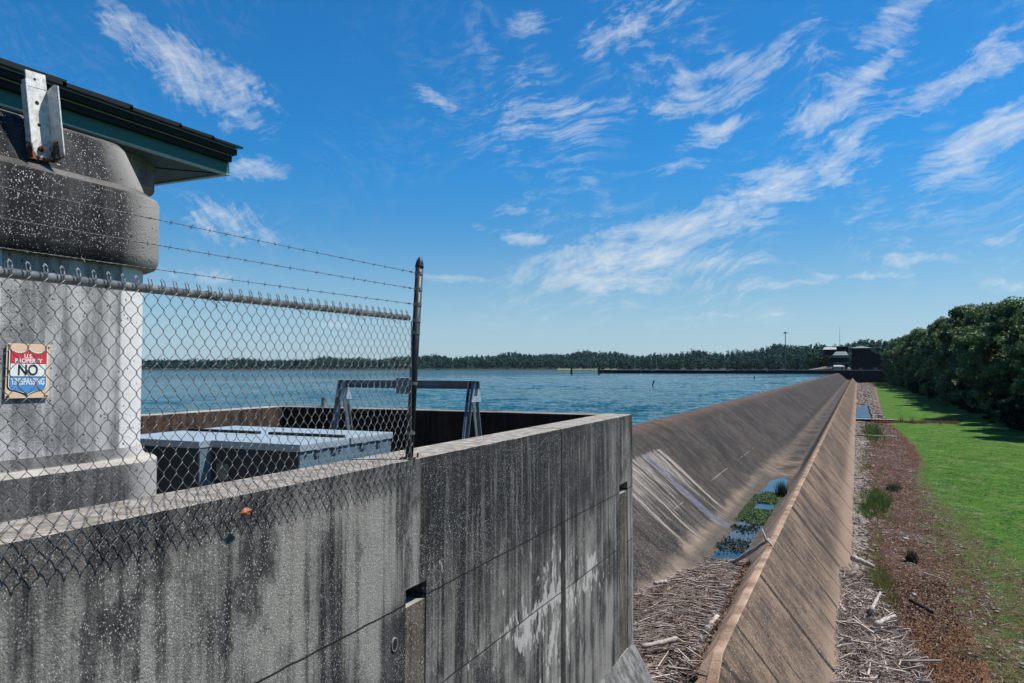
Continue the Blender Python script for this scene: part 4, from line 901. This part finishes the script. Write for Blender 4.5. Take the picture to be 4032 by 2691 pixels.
mb = MB(); mb.box(-6.70, -6.52, 6.588, 6.596, E-H-.44, E-H-.26); mb.build('notice_plate', M_paper, cab)
for yy_ in (6.9, 7.2, 7.75, 8.1):
    mb = MB(); mb.box(-5.518, -5.50, yy_-.04, yy_+.04, E-H-.15, E-H-.082); mb.tube([(-5.492, yy_-.045, E-H-.083), (-5.492, yy_+.045, E-H-.083)], .008, 6); mb.build('hinge', M_gantry, cab)
for yy_ in (6.7, 7.3, 7.8):
    mb = MB(); mb.tube([(-5.52, yy_, E-H-.13), (-5.505, yy_, E-H-.13)], .012, 8); mb.build('bolt', M_gasket, cab)
# lifting gantry
gan = empty('lifting_gantry', (0, 0, 0)); tag(gan, 'grey steel A-frame gantry with a top beam behind the cabinet', 'gantry')
GY0 = 8.75; hb = .165
mb = MB(); mb.box(-6.62, -4.42, GY0-.045, GY0+.045, E-hb-.012, E-hb); mb.box(-6.62, -4.42, GY0-.006, GY0+.006, E-hb-.095, E-hb-.012); mb.box(-6.62, -4.42, GY0-.045, GY0+.045, E-hb-.107, E-hb-.095)
gb = mb.build('beam', M_gantry, gan)
for gxp in (-6.56, -4.52):
    for sgn in (-1, 1):
        mb = MB(); a = Vector((gxp, GY0+.03*sgn, E-hb-.02)); b = Vector((gxp, GY0+.47*sgn, E-2.19)); dd = (b-a).normalized(); wv_ = Vector((0, dd.z, -dd.y))*.036
        for off, th in ((-.04, .008), (.0, .04)):
            x0 = gxp+off; x1 = x0+th
            ww_ = wv_ if off < 0 else wv_*.22
            vs = [p+Vector((xx-gxp, 0, 0))+s_*ww_ for p in (a, b) for xx in (x0, x1) for s_ in (-1, 1)]
            mb.add(vs, [(0, 1, 3, 2), (4, 6, 7, 5), (0, 4, 5, 1), (2, 3, 7, 6), (0, 2, 6, 4), (1, 5, 7, 3)])
        fixn(mb.build('leg', M_gantry, gan))
    mb = MB(); mb.prism([(GY0-.03, E-hb+.004), (GY0+.03, E-hb+.004), (GY0+.135, E-hb-.27), (GY0-.135, E-hb-.27)], gxp+.045, gxp+.057, 'x'); fixn(mb.build('gusset_plate', M_boxpaint, gan))
mb = MB(); mb.box(-5.62, -5.42, GY0-.1, GY0-.047, E-.34, E-.13); mb.box(-5.60, -5.44, GY0-.047, GY0+.1, E-hb+.001, E-.13); mb.build('trolley', M_gantry, gan, bevel=.005)
# pipe stub on the back wall
pv = empty('vent_pipe', (-8.75, 11.1, E-.70)); tag(pv, 'short capped steel pipe standing on the back wall', 'pipe')
mb = MB(); mb.tube([(0, 0, .01), (0, 0, .15)], .036, 12); mb.build('pipe', M_rail, pv, smooth=False)
mb = MB(); mb.tube([(0, 0, .15), (0, 0, .175)], .046, 12); mb.build('cap', M_rail, pv)
mb = MB(); mb.box(-.07, .09, -.07, .07, 0, .012); mb.build('base_plate', M_rail, pv)

# ------------------------------------------------------------ gate tower
tw = empty('gate_tower', (0, 0, 0)); tag(tw, 'stained round-nosed concrete tower with green metal roof at left', 'tower')
CX, CYc = -5.35, 3.95
def stadium(r, cx=CX, cy=CYc, x2=-9.0, y0=-4, n=14):
    """outline of the pier: straight side, rounded nose toward +Y"""
    P = [(cx+r, y0)]
    for i in range(n+1):
        a = math.pi/2*i/n; P.append((cx+r*math.cos(a), cy+r*math.sin(a)))
    P.append((x2+.35-r*0, cy+r)); P.append((x2-r, cy-.35+r*0)); P.append((x2-r, y0))
    return P
def loft(rings, mat, name, parent, cx=CX, cy=CYc, smooth=True, cap=True):
    V = []; F = []; n = None
    for r, z in rings:
        o_ = stadium(r, cx, cy); n = len(o_); V += [(x, y, E+z) for x, y in o_]
    for k in range(len(rings)-1):
        for i in range(n): F.append((k*n+i, k*n+(i+1) % n, (k+1)*n+(i+1) % n, (k+1)*n+i))
    if cap: F.append(tuple(range(n))[::-1]); F.append(tuple((len(rings)-1)*n+i for i in range(n)))
    o = mesh_obj(name, V, F, mat, parent); fixn(o); o.data.polygons.foreach_set('use_smooth', [True]*len(o.data.polygons))
    m = o.modifiers.new('e', 'EDGE_SPLIT'); m.split_angle = R(28); return o
loft([(.50, -2.19), (.50, -.70), (.485, -.685), (.42, -.665), (.40, -.64), (.385, -.59)], M_plinth, 'plinth', tw)
loft([(.38, -.66), (.38, .80)], M_shaft, 'shaft', tw)
loft([(.36, .765), (.42, .752), (.465, .772), (.485, .81), (.49, .85), (.49, 1.275), (.478, 1.30), (.40, 1.352), (.39, 1.36)], M_collar, 'lower_collar', tw)
loft([(.385, 1.355), (.36, 1.42), (.24, 1.68), (.205, 1.715), (.15, 1.735)], M_collar, 'upper_collar', tw)
loft([(.6, 1.60), (.6, 1.90)], tower_mat('building_concrete', (.15, .15, .155), (.28, .28, .285), 60, .1), 'house_wall', tw, cx=-6.2, cy=4.475)
mb = MB(); mb.box(-4.98, -4.945, -4, 3.06, E-.64, E+.76); mb.build('pilaster', M_shaft, tw, bevel=.006)
# roof (eave edge along Y)
XF, YF = -5.35, 5.37
rf = empty('roof'); rf.parent = tw
def ring_band(p, y, z0, z1, mat, name, th=.02):
    mb = MB(); mb.box(XF+p-th, XF+p, -4, YF+y, E+z0, E+z1); mb.box(-11.5, XF+p-th, YF+y-th, YF+y, E+z0, E+z1); return mb.build(name, mat, rf)
ring_band(0, 0, 1.82, 1.925, M_green, 'fascia')
ring_band(.010, .008, 1.808, 1.820, M_flange, 'fascia_flange', .05)
ring_band(.045, -.012, 1.926, 1.985, M_roof, 'drip_edge', .06)
ring_band(.052, -.006, 1.978, 1.984, M_flange, 'drip_line', .006)
ring_band(.095, .0, 1.986, 2.045, M_roof, 'gutter_edge', .1)
ring_band(.102, .006, 2.036, 2.041, M_flange, 'drip_line', .006)
mb = MB(); mb.box(XF-.3, XF+.0955, YF-.26, YF+.02, E+1.87, E+1.925); mb.build('corner_cover', M_roof, rf) if False else None
mb = MB(); mb.box(-11.5, XF-.022, -4, YF-.022, E+1.822, E+1.84); mb.build('soffit', M_soffit, rf)
mb = MB(); mb.tube([(-6.2, 4.475, E+1.818), (XF-.02, YF-.02, E+1.818)], .006, 4); mb.build('soffit_seam', M_roof, rf)
for i, (ya, yb) in enumerate([(-4, 3.02), (3.02, 3.62), (3.62, 4.18), (4.18, 4.66), (4.66, 5.02), (5.02, 5.37)]):
    lift = .052 - .006*i
    mb = MB(); mb.add([(XF+.14, ya, E+2.047), (XF+.14, yb+.03, E+2.047), (-8.0, yb+.03-.0, E+2.6), (-8.0, ya, E+2.6),
                       (XF+.14, ya, E+2.047+lift*.7), (XF+.14, yb+.03, E+2.047+lift), (-8.0, yb+.03, E+2.62+lift), (-8.0, ya, E+2.6+lift)],
                      [(0, 3, 2, 1), (4, 5, 6, 7), (0, 1, 5, 4), (1, 2, 6, 5), (2, 3, 7, 6), (3, 0, 4, 7)])
    mb.build('roof_panel', M_roof, rf)
# bracket
bk = empty('steel_bracket', (-4.955, 3.30, E+1.385)); bk.rotation_euler = (R(3.5), R(-5), 0); tag(bk, 'rusty galvanised steel channel bracket bolted to the tower collar', 'bracket')
mb = MB(); mb.box(0, .012, -.09, .09, 0, .49); mb.box(.0, .012, -.055, .085, .492, .60); mb.build('web', M_bracket, bk, bevel=.003)
mb = MB(); mb.prism([(.0125, 0), (.055, 0), (.055, .52), (.0125, .52)], -.09, -.08); mb.build('flange', M_bracket, bk, bevel=.002)
mb = MB(); mb.prism([(.0125, 0), (.125, .02), (.125, .50), (.09, .515), (.0125, .49)], .08, .09); mb.build('flange', M_bracket, bk, bevel=.002)
for zz_, rr in ((.55, .009), (.39, .014), (.24, .012)):
    mb = MB(); mb.tube([(.0118, .005, zz_), (.0132, .005, zz_)], rr, 12); mb.build('hole', M_black, bk)
mb = MB(); mb.tube([(.012, .0, .075), (.03, .0, .075)], .022, 6); mb.tube([(.03, 0, .075), (.05, 0, .075)], .012, 8); mb.build('bolt', M_rust, bk)

# sign
sg = empty('warning_sign', (-4.952, 3.098, E-.195)); sg.rotation_euler = (R(-.8), 0, 0); tag(sg, 'worn shield-shaped no trespassing sign on the tower shaft', 'sign')
SW, SH = .29, .355
mb = MB(); mb.box(-.003, 0, 0, SW, 0, SH); mb.build('plate', M_sgbase, sg, bevel=.0015)
def shield(o_):   # outline in (y,z); o_ grows outward
    P = []; x0, x1 = .028-o_, SW-.028+o_; ym = (x0+x1)/2; zt_, zs, zb_ = .318+o_, .085, .028-o_
    for i in range(9):
        t = i/8; P.append((x0+(ym-x0)*t, zt_ - .028*math.sin(math.pi*t)**.8 - .0*t))
    for i in range(1, 9):
        t = i/8; P.append((ym+(x1-ym)*t, zt_ - .028*math.sin(math.pi*t)**.8))
    for i in range(0, 7):
        a = math.pi/2*i/6; P.append((x1-.05+.05*math.cos(a), zs-.035*math.sin(a)))
    P += [(ym+.045, .048-o_*.6), (ym+.02, .042-o_), (ym, zb_), (ym-.02, .042-o_), (ym-.045, .048-o_*.6)]
    for i in range(6, -1, -1):
        a = math.pi/2*i/6; P.append((x0+.05-.05*math.cos(a), zs-.035*math.sin(a)))
    return P
def flat(P, x, mat, name): 
    mb = MB(); mb.add([(x, y, z) for y, z in P], [tuple(range(len(P)))]); return mb.build(name, mat, sg)
def clipz(P, z0, z1):
    out = P
    for s_, zc in ((1, z0), (-1, z1)):
        n_ = []; 
        for i in range(len(out)):
            a, b = out[i], out[(i+1) % len(out)]; ia, ib = s_*(a[1]-zc) >= 0, s_*(b[1]-zc) >= 0
            if ia: n_.append(a)
            if ia != ib:
                t = (zc-a[1])/(b[1]-a[1]); n_.append((a[0]+(b[0]-a[0])*t, zc))
        out = n_
    return out
sh_ = shield(.014); flat([(y-.006, z-.006) for y, z in sh_], .0006, M_sgink, 'shield_border'); flat(shield(.010), .0010, M_sgletter, 'shield_rim'); flat(shield(.004), .0014, M_sgink, 'shield_outline')
s0 = shield(0)
flat(clipz(s0, .228, .4), .0018, M_sgred, 'red_panel'); flat(clipz(s0, .143, .225), .0018, M_sgwhite, 'white_panel'); flat(clipz(s0, 0, .140), .0018, M_sgblue, 'blue_panel')
def text(s_, size, y, z, mat, sx=1.0, off=.0):
    cu = bpy.data.curves.new('t', 'FONT'); cu.body = s_; cu.size = size; cu.align_x = 'CENTER'; cu.offset = off; cu.extrude = .0003
    o_ = bpy.data.objects.new('t', cu); C.objects.link(o_); dg = bpy.context.evaluated_depsgraph_get(); me_ = bpy.data.meshes.new_from_object(o_.evaluated_get(dg)); bpy.data.objects.remove(o_)
    me_.transform(Matrix(((0, 0, 1, .0024), (sx, 0, 0, y), (0, 1, 0, z), (0, 0, 0, 1)))); me_.materials.clear(); me_.materials.append(mat)
    o2 = bpy.data.objects.new('lettering', me_); C.objects.link(o2); o2.parent = sg
text('U.S.', .036, SW/2-.002, .263, M_sgletter, 1, .0008); text('PROPERTY', .038, SW/2, .232, M_sgletter, 1.0, .0009)
text('NO', .098, SW/2-.004, .151, M_sgink, .88, .0022); text('TRESPASSING', .058, SW/2, .089, M_sgletter, .64, .0010)
for y_, z_ in ((.012, .342), (.278, .335), (.012, .012), (.276, .012)):
    mb = MB(); mb.tube([(-.018, y_, z_), (.004, y_, z_)], .006, 8); mb.build('bolt', M_sgink, sg)

# ------------------------------------------------------------ chain-link fence with barbed wire
fn = empty('chain_link_fence', (0, 0, 0)); tag(fn, 'galvanised chain-link fence topped with three strands of barbed wire on the wall', 'fence')
MX = -3.098; p_, hr_ = .0745, .0497; yE = 4.97; yS = -.6
zb0 = E-.815; rows = 24
def mx(z): return MX + .028*(1-sstep(E-.82, E-.2, z))
mb = MB(); nwire = int((yE-yS)/(p_/2))
for k in range(nwire):
    yk = yE - (k+1)*p_/2; pts = []
    for j in range(rows+1):
        right = (j+k) % 2 == 1; y = yk + (p_/2 if right else 0); z = zb0 + j*hr_ + .003*math.sin(yk*7)
        sg_ = 1 if right else -1
        xm = mx(z) + .004*noise.noise(Vector((yk*1.5, z*2, 0)))
        dy = .0035*sg_
        if j == 0: pts += [(xm, y+dy*.2, z-.006)]
        pts += [(xm + .004*sg_, y + dy - .0035*sg_, z - .0045), (xm - .003*sg_, y + dy, z), (xm + .004*sg_, y+dy-.0035*sg_, z + .0045)]
        if j < rows: pts.append((xm - .003, y + (-1 if right else 1)*p_/4, z + hr_/2))
    # knuckle over the rail
    z = zb0 + rows*hr_; right = (rows+k) % 2 == 1; y = yk + (p_/2 if right else 0); sg_ = 1 if right else -1
    pts += [(MX-.006, y-.012*sg_, z+.022), (MX-.012, y-.008*sg_, z+.050), (MX-.018, y+.002*sg_, z+.062), (MX-.016, y+.010*sg_, z+.052), (MX-.006, y+.006*sg_, z+.026), (MX+.002, y, z+.012)]
    mb.tube(pts, .0019, 5)
mb.build('mesh', M_galv, fn, smooth=True)
mb = MB(); RX = -3.137; mb.tube([(RX, -6, E+.385), (RX, 5.0, E+.385)], .0212, 16); mb.build('top_rail', M_rail, fn, smooth=True)
for yy_ in (4.95-.62, 4.95-1.25, 4.95-1.9, 3.0, 2.4, 4.75):
    mb = MB(); mb.tube([(RX+.024*math.cos(a), yy_+.004*a, E+.385+.024*math.sin(a)) for a in [i*.5 for i in range(-2, 11)]] + [(MX+.004, yy_+.02, E+.335), (MX+.008, yy_+.035, E+.328)], .0022, 5); mb.build('wire_tie', M_galv, fn, smooth=True)
# post, leaning slightly
PB = Vector((-3.155, 5.045, E-.70)); LEAN = Vector((.042, .075, 1.555))
def pp_(h): return PB + LEAN*((h+.70)/1.555)
pt_ = empty('fence_post'); pt_.parent = fn
mb = MB(); mb.tube([pp_(-.70), pp_(.80)], .0305, 20); mb.build('tube', M_post, pt_, smooth=True)
mb = MB(); mb.tube([pp_(.785), pp_(.80), pp_(.803), pp_(.815), pp_(.84), pp_(.86), pp_(.87)], [.034, .034, .0325, .0315, .025, .014, .004], 20); mb.build('cap', M_post, pt_, smooth=True)
for h in (.74, .615, .495, .37, .275, -.12, -.50):
    mb = MB(); mb.tube([pp_(h-.012), pp_(h+.012)], .0335, 20); mb.build('band', M_rail, pt_, smooth=False)
mb = MB(); mb.box(-3.215, -3.125, 5.0, 5.10, ZT-.002, ZT+.012); mb.build('base_plate', M_rust, pt_, bevel=.003)
mb = MB(); mb.tube([(-3.10, 5.075, ZT+.01), (-3.10, 5.085, ZT+.045)], .008, 6); mb.tube([(-3.2, 5.085, ZT+.01), (-3.2, 5.085, ZT+.035)], .012, 6); mb.build('bolt', M_rust, pt_)
mb = MB(); mb.tube([(MX+.002, 4.972, E-.80), (MX+.002, 4.975, E+.36)], .0045, 6); mb.build('tension_bar', M_galv, fn)
def barb(h, name):
    end = pp_(h) + Vector((-.0, -.035, 0)); st = Vector((-3.14+.0, -3.0, E+h+.012)); L = (end-st).length; mb = MB()
    n_ = int(L/.012); d = (end-st).normalized(); side = Vector((1, 0, 0)); up_ = d.cross(side)
    sag = lambda t: -.05*4*t*(1-t)*.35
    stop = 1 - .09/L
    for ph in (0, math.pi):
        pts = []
        for i in range(n_+1):
            t = i/n_*stop; a = i*.012/.045*2*math.pi/1.6 + ph
            pts.append(st + (end-st)*t + Vector((0, 0, sag(t))) + (side*math.cos(a)+up_*math.sin(a))*.0016)
        mb.tube(pts, .00125, 4)
    bmk = MB(); s_ = .06; rr = random.Random(int(h*100))
    while s_ < L*stop - .02:
        t = s_/L; c = st + (end-st)*t + Vector((0, 0, sag(t)))
        for q_ in range(2):
            a = rr.uniform(0, 3.14); dd = (side*math.cos(a)+up_*math.sin(a)); tw_ = d*rr.uniform(-.006, .006)
            bmk.tube([c-dd*.015+tw_, c+dd*.015-tw_], [.0008, .0011], 4)
        bmk.tube([c-d*.006, c+d*.006], .0034, 6); s_ += .127*rr.uniform(.93, 1.07)
    a = st + (end-st)*stop + Vector((0, 0, sag(stop)))
    mb.tube([a, end], .0022, 6)
    for q_ in (.0, .018): bmk.tube([a+d*(q_-.006), a+d*(q_+.004)], .0058, 8)
    bw = mb.build(name, M_barb, fn, smooth=True); bmk.build('barbs', M_barb, bw)
for h in (.74, .615, .495): barb(h, 'barbed_wire')
# leaf caught in the mesh
mb = MB(); LS = 1.45; lp = [(0, 0), (.012, .009), (.024, .016), (.040, .015), (.062, .004), (.052, -.002), (.056, -.012), (.036, -.011), (.018, -.013), (.007, -.006)]
mb.add([(.004*math.sin(i*2), (-.02+y)*LS, z*LS) for i, (y, z) in enumerate(lp)] + [(.012, .0, 0)], [(i, (i+1) % 10, 10) for i in range(10)])
mb.tube([(.0, -.02, 0), (.002, -.034, .006)], .0012, 4)
lf = mb.build('dead_leaf', M_leafo, loc=(-3.052, 3.20, E-.785)); so_ = lf.modifiers.new('s', 'SOLIDIFY'); so_.thickness = .001; tag(lf, 'orange dead leaf caught in the bottom of the fence mesh', 'leaf')

# ------------------------------------------------------------ far end: long wall, powerhouse, poles, piles
cw = empty('breakwater_wall', (0, 487.5, 0)); tag(cw, 'long low dark concrete wall crossing the lake at the far end of the dam', 'wall')
mb = MB(); mb.box(-157, -72, 0, 5, zl-3, E-1.45); mb.box(-72, 60, -.6, 5.4, -1, E-1.35); mb.build('wall', M_crossw, cw)
mb = MB(); mb.box(-155, 60, -.9, 5.8, E-1.345, E-1.12); mb.build('coping', M_coping, cw)
for xp in (-148, -128, -121, -98, -73.5, -50):
    mb = MB(); mb.box(xp-.5, xp+.5, -.95, -.62, E-1.9, E-1.0); mb.build('buttress', M_coping, cw)
tag(blob_sheet('access_road', [(-100, 493.4), (80, 493.4), (80, 560), (-100, 560)], E-1.5, M_riprap, 'gravel yard around the powerhouse'), kind='structure')
def at(px, Y, z=0):
    a = px2az(px); return Y*math.tan(a)
def house(name, px0, px1, Y, zb_, ze, zr, dep, mw, mr, label, cat='building', extra=None, hip=.5):
    e = empty(name, (at((px0+px1)/2, Y), Y, E)); tag(e, label, cat); w_ = (at(px1, Y)-at(px0, Y))/2
    mb = MB(); mb.box(-w_, w_, 0, dep, zb_, ze); mb.build('wall', mw, e)
    o_ = w_*.05+.2; mb = MB(); a = [(-w_-o_, -o_, ze+.01), (w_+o_, -o_, ze+.01), (w_+o_, dep+o_, ze+.01), (-w_-o_, dep+o_, ze+.01), (-w_*(1-hip), dep*.4, zr), (w_*(1-hip), dep*.4, zr), (w_*(1-hip), dep*.6, zr), (-w_*(1-hip), dep*.6, zr)]
    mb.add(a, [(0, 3, 2, 1), (4, 5, 6, 7), (0, 1, 5, 4), (1, 2, 6, 5), (2, 3, 7, 6), (3, 0, 4, 7)]); mb.build('roof', mr, e); return e, w_
zz0 = -1.5
k_ = 510/3000*.97
e, w_ = house('powerhouse', 3353, 3430, 508, zz0, 12.1, 13.6, 14, M_brickd, M_rooff, 'tall dark powerhouse with pale hipped roof', hip=.9)
mb = MB(); mb.prism([(w_+.01, zz0), (w_+.01, 10.2), (w_+6.2, 7.2), (w_+6.4, zz0)], 1, 12); fixn(mb.build('annex', M_brickd, e))
mb = MB(); mb.box(-w_*.35, w_*.15, -.1, -.02, zz0, .3); mb.build('door', M_clad, e)
mb = MB(); mb.box(w_+.8, w_+3.4, .9, .98, zz0+.2, .4); mb.build('door', M_clad, e)
for q_ in range(4):
    mb = MB(); mb.box(-w_*.8+q_*w_*.45, -w_*.8+q_*w_*.45+.9, -.06, -.01, 4.5, 6.6); mb.build('window', M_pile, e)
e, w_ = house('control_house', 3280, 3341, 506, zz0, 7.8, 10.2, 12, M_clad, M_rooff, 'grey two-tier control house left of the powerhouse', hip=.35)
mb = MB(); mb.box(-w_-.5, w_+.3, -1.2, -.02, 6.7, 7.1); mb.build('canopy', M_rooff, e)
mb = MB(); mb.box(-w_-.1, w_+.1, -.08, -.02, 3.6, 6.2); mb.build('window_band', M_brickd, e)
for q_ in range(3):
    mb = MB(); mb.box(-w_+1+q_*3, -w_+2.6+q_*3, -.06, -.02, .2, 2.4); mb.build('window', M_brickd, e)
e, w_ = house('rooftop_building', 3294, 3341, 535, -1, 14.0, 14.3, 10, M_brickd, M_clad, 'dark flat-roofed building behind the control house')
for q_ in range(7):
    mb = MB(); mb.tube([(-w_+q_*w_*2/6, 0, 14.3), (-w_+q_*w_*2/6, 0, 15.4)], .08, 4); mb.build('railing', M_clad, e)
e, w_ = house('white_roofed_building', 3243, 3292, 560, -1, 12.6, 14.2, 10, M_brickd, M_white, 'low building with bright white roof among the trees', hip=.05)
sh2 = empty('white_shed', (at(3303, 500), 500, E)); tag(sh2, 'small white shed in front of the control house', 'shed')
mb = MB(); mb.box(-3.1, 3.1, 0, 4, -1.1, .9); mb.build('wall', simple('shed_wall', (.2, .26, .29), .6), sh2)
mb = MB(); mb.add([(-3.3, -.4, .91), (3.3, -.4, .91), (3.3, 4.4, .91), (-3.3, 4.4, .91), (-2.9, 1.2, 1.8), (1.6, 1.2, 1.8), (1.6, 2.8, 1.8), (-2.9, 2.8, 1.8)], [(0, 3, 2, 1), (4, 5, 6, 7), (0, 1, 5, 4), (1, 2, 6, 5), (2, 3, 7, 6), (3, 0, 4, 7)]); mb.build('roof', M_white, sh2)
mb = MB(); mb.box(1.2, 2.4, -.06, -.01, -1.0, .5); mb.build('door', M_clad, sh2)
mb = MB(); mb.tube([(0, 0, -1.2), (0, 0, -.3), (0, 0, .1), (0, 0, .35)], [.85, .85, .7, .2], 12); o = mb.build('white_tank', M_white, smooth=True, loc=(at(3340, 500), 500, E)); tag(o, 'small white round tank beside the white shed', 'tank')
rv, rf_ = [], []
N = 900; a = rng.random((N, 2)); X0 = at(3185, 502); X1 = at(3276, 502); xs = X0 + (X1-X0)*a[:, 0]; ysr = 500 + 14*a[:, 1]; zr_ = E - 1.2 + 2.8*((xs-X0)/(X1-X0))*(.35+.65*a[:, 1])
s = rng.uniform(.3, .6, N); rocks('riprap_bank', np.stack([xs, ysr, zr_], 1), np.stack([s, s, s*.7], 1), 'grey riprap bank sloping up to the control house', rng.random(N)*.7+.2)
# high mast and antenna
hm = empty('high_mast_light', (at(3093, 540), 540, E-1.5)); tag(hm, 'tall thin light mast rising above the wooded shore', 'light mast')
mb = MB(); mb.tube([(0, 0, 0), (0, 0, 25.2)], [.36, .2], 8); mb.build('pole', M_pole, hm)
mb = MB(); mb.tube([(0, 0, 24.6), (0, 0, 25.6)], .7, 10); mb.build('head', M_pole, hm)
for q_ in range(6):
    a = q_*math.pi/3; mb = MB(); mb.tube([(0, 0, 25), (1.4*math.cos(a), 1.4*math.sin(a), 25)], .09, 5); mb.box(1.4*math.cos(a)-.35, 1.4*math.cos(a)+.35, 1.4*math.sin(a)-.3, 1.4*math.sin(a)+.3, 24.75, 25.05); mb.build('lamp', M_pole, hm)
am = empty('radio_mast', (at(3307, 600), 600, E+5)); tag(am, 'very thin radio mast behind the control house', 'antenna')
mb = MB()
for s_ in ((-.3, -.2), (.3, -.2), (0, .3)): mb.tube([(s_[0], s_[1], 0), (s_[0]*.7, s_[1]*.7, 18)], .05, 4)
for i in range(18): mb.tube([(-.28, -.2, i), (.28, -.2, i+1)], .035, 4)
mb.build('lattice', M_pole, am); mb = MB(); mb.tube([(0, 0, 17.8), (0, 0, 25)], [.09, .04], 5); mb.build('rod', M_pole, am)
# mooring piles and leaning markers
def pile(px, dist, h, r, label, lean=0, name='mooring_pile'):
    a = px2az(px); d = ndist(px, dist); e = empty(name, (d*math.sin(a), d*math.cos(a), zl-.4)); tag(e, label, 'pile' if name != 'marker_buoy' else 'buoy')
    mb = MB()
    if name == 'mooring_pile':
        for q_ in range(5):
            b_ = q_*1.256; mb.tube([(math.cos(b_)*r*1.1, math.sin(b_)*r*1.1, 0), (math.cos(b_)*r*.5, math.sin(b_)*r*.5, h)], r*.5, 6)
        mb.build('timbers', M_pile, e); mb = MB(); mb.tube([(0, 0, h*.8), (0, 0, h*.86)], r*1.25, 10); mb.build('strap', M_pile, e)
    else:
        mb.tube([(0, 0, 0), (lean*h*.6, 0, h*.62)], [r, r*.85], 8); mb.build('float', M_pile, e); mb = MB(); mb.tube([(lean*h*.6, 0, h*.62), (lean*h, 0, h)], r*1.15, 8); mb.build('top', simple('buoy_top_grey', (.06, .07, .07), .6), e)
    return e
pile(2250, 425, 3.7, .45, 'dark timber mooring pile standing alone in the lake')
e = pile(2358, 430, 3.6, .5, 'dark timber pile at the left end of the long wall'); mb = MB(); mb.tube([(0, 0, 3.5), (0, 0, 7.2)], .07, 6); mb.build('staff', M_pole, e)
pile(2566, 152, 1.35, .13, 'nearest leaning marker buoy in the lake', .35, 'marker_buoy'); pile(2967, 255, 1.1, .16, 'leaning marker buoy near the far end of the dam crest', .3, 'marker_buoy')
pile(2948, 330, 1.0, .13, 'tiny upright marker buoy beyond the leaning one', .05, 'marker_buoy'); pile(3051, 350, 1.2, .12, 'tiny marker buoy close under the long wall', .05, 'marker_buoy')
# shore details
a = px2az(1725); d = float(d_sh(a))-8; bh = empty('boathouse', (d*math.sin(a), d*math.cos(a), zl)); bh.rotation_euler = (0, 0, -a); tag(bh, 'tiny white-roofed boathouse on the far shore', 'boathouse')
mb = MB(); mb.box(-3, 3, 0, 5, .4, 2.2); mb.build('wall', M_clad, bh); mb = MB(); mb.prism([(-3.6, 2.21), (3.6, 2.21), (1.5, 3.6), (-1.5, 3.6)], -.5, 5.5); fixn(mb.build('roof', M_white, bh))
def clearing(pa, pb, label):
    V = []; n_ = 12
    for i in range(n_+1):
        a = px2az(pa+(pb-pa)*i/n_); 
        for t in (-12, -1): d = float(d_sh(a))+t; V.append((d*math.sin(a), d*math.cos(a), zl + (.3 if t < -5 else 2.6)))
    mesh_obj('shore_grass', V, [(2*i, 2*i+2, 2*i+3, 2*i+1) for i in range(n_)], simple('dry_grass_bank', (.16, .17, .07), .9, 0, .3, .1)); o = C.objects[-1]; tag(o, label, kind='structure')
clearing(2195, 2352, 'pale grassy clearing on the far shore'); clearing(2380, 2430, 'small pale grassy clearing behind the end of the long wall')

# scale surface colours down to balance the raised exposure
for m in bpy.data.materials:
    if not m.use_nodes or m.name in ('lake_water', 'still_pool_water', 'ruffled_puddle_water'): continue
    k = .84 if m.name.startswith('sign') else .72
    for nd in list(m.node_tree.nodes):
        if nd.type in ('BSDF_PRINCIPLED', 'BSDF_TRANSLUCENT'):
            ip = nd.inputs[0]
            if ip.is_linked:
                src = ip.links[0].from_socket; mx_ = m.node_tree.nodes.new('ShaderNodeMix'); mx_.data_type = 'RGBA'; mx_.blend_type = 'MULTIPLY'
                mx_.inputs[0].default_value = 1; mx_.inputs[7].default_value = (k, k, k, 1)
                m.node_tree.links.new(src, mx_.inputs[6]); m.node_tree.links.new(mx_.outputs[2], ip)

# thin summer haze: one closed box of even air round everything below the sky
hm_ = bpy.data.materials.new('summer_air'); hm_.use_nodes = True; hq = NT(hm_.node_tree); hq.N.clear()
pv_ = hq.n('ShaderNodeVolumePrincipled'); pv_.inputs['Color'].default_value = (.62, .8, 1, 1); pv_.inputs['Density'].default_value = .00002; pv_.inputs['Anisotropy'].default_value = .2
hq.L.new(pv_.outputs[0], hq.n('ShaderNodeOutputMaterial').inputs['Volume'])
mb = MB(); mb.box(-6500, 6500, -2700, 6500, -10, 90); tag(mb.build('haze', hm_), 'thin blue summer haze over the lake', kind='stuff')
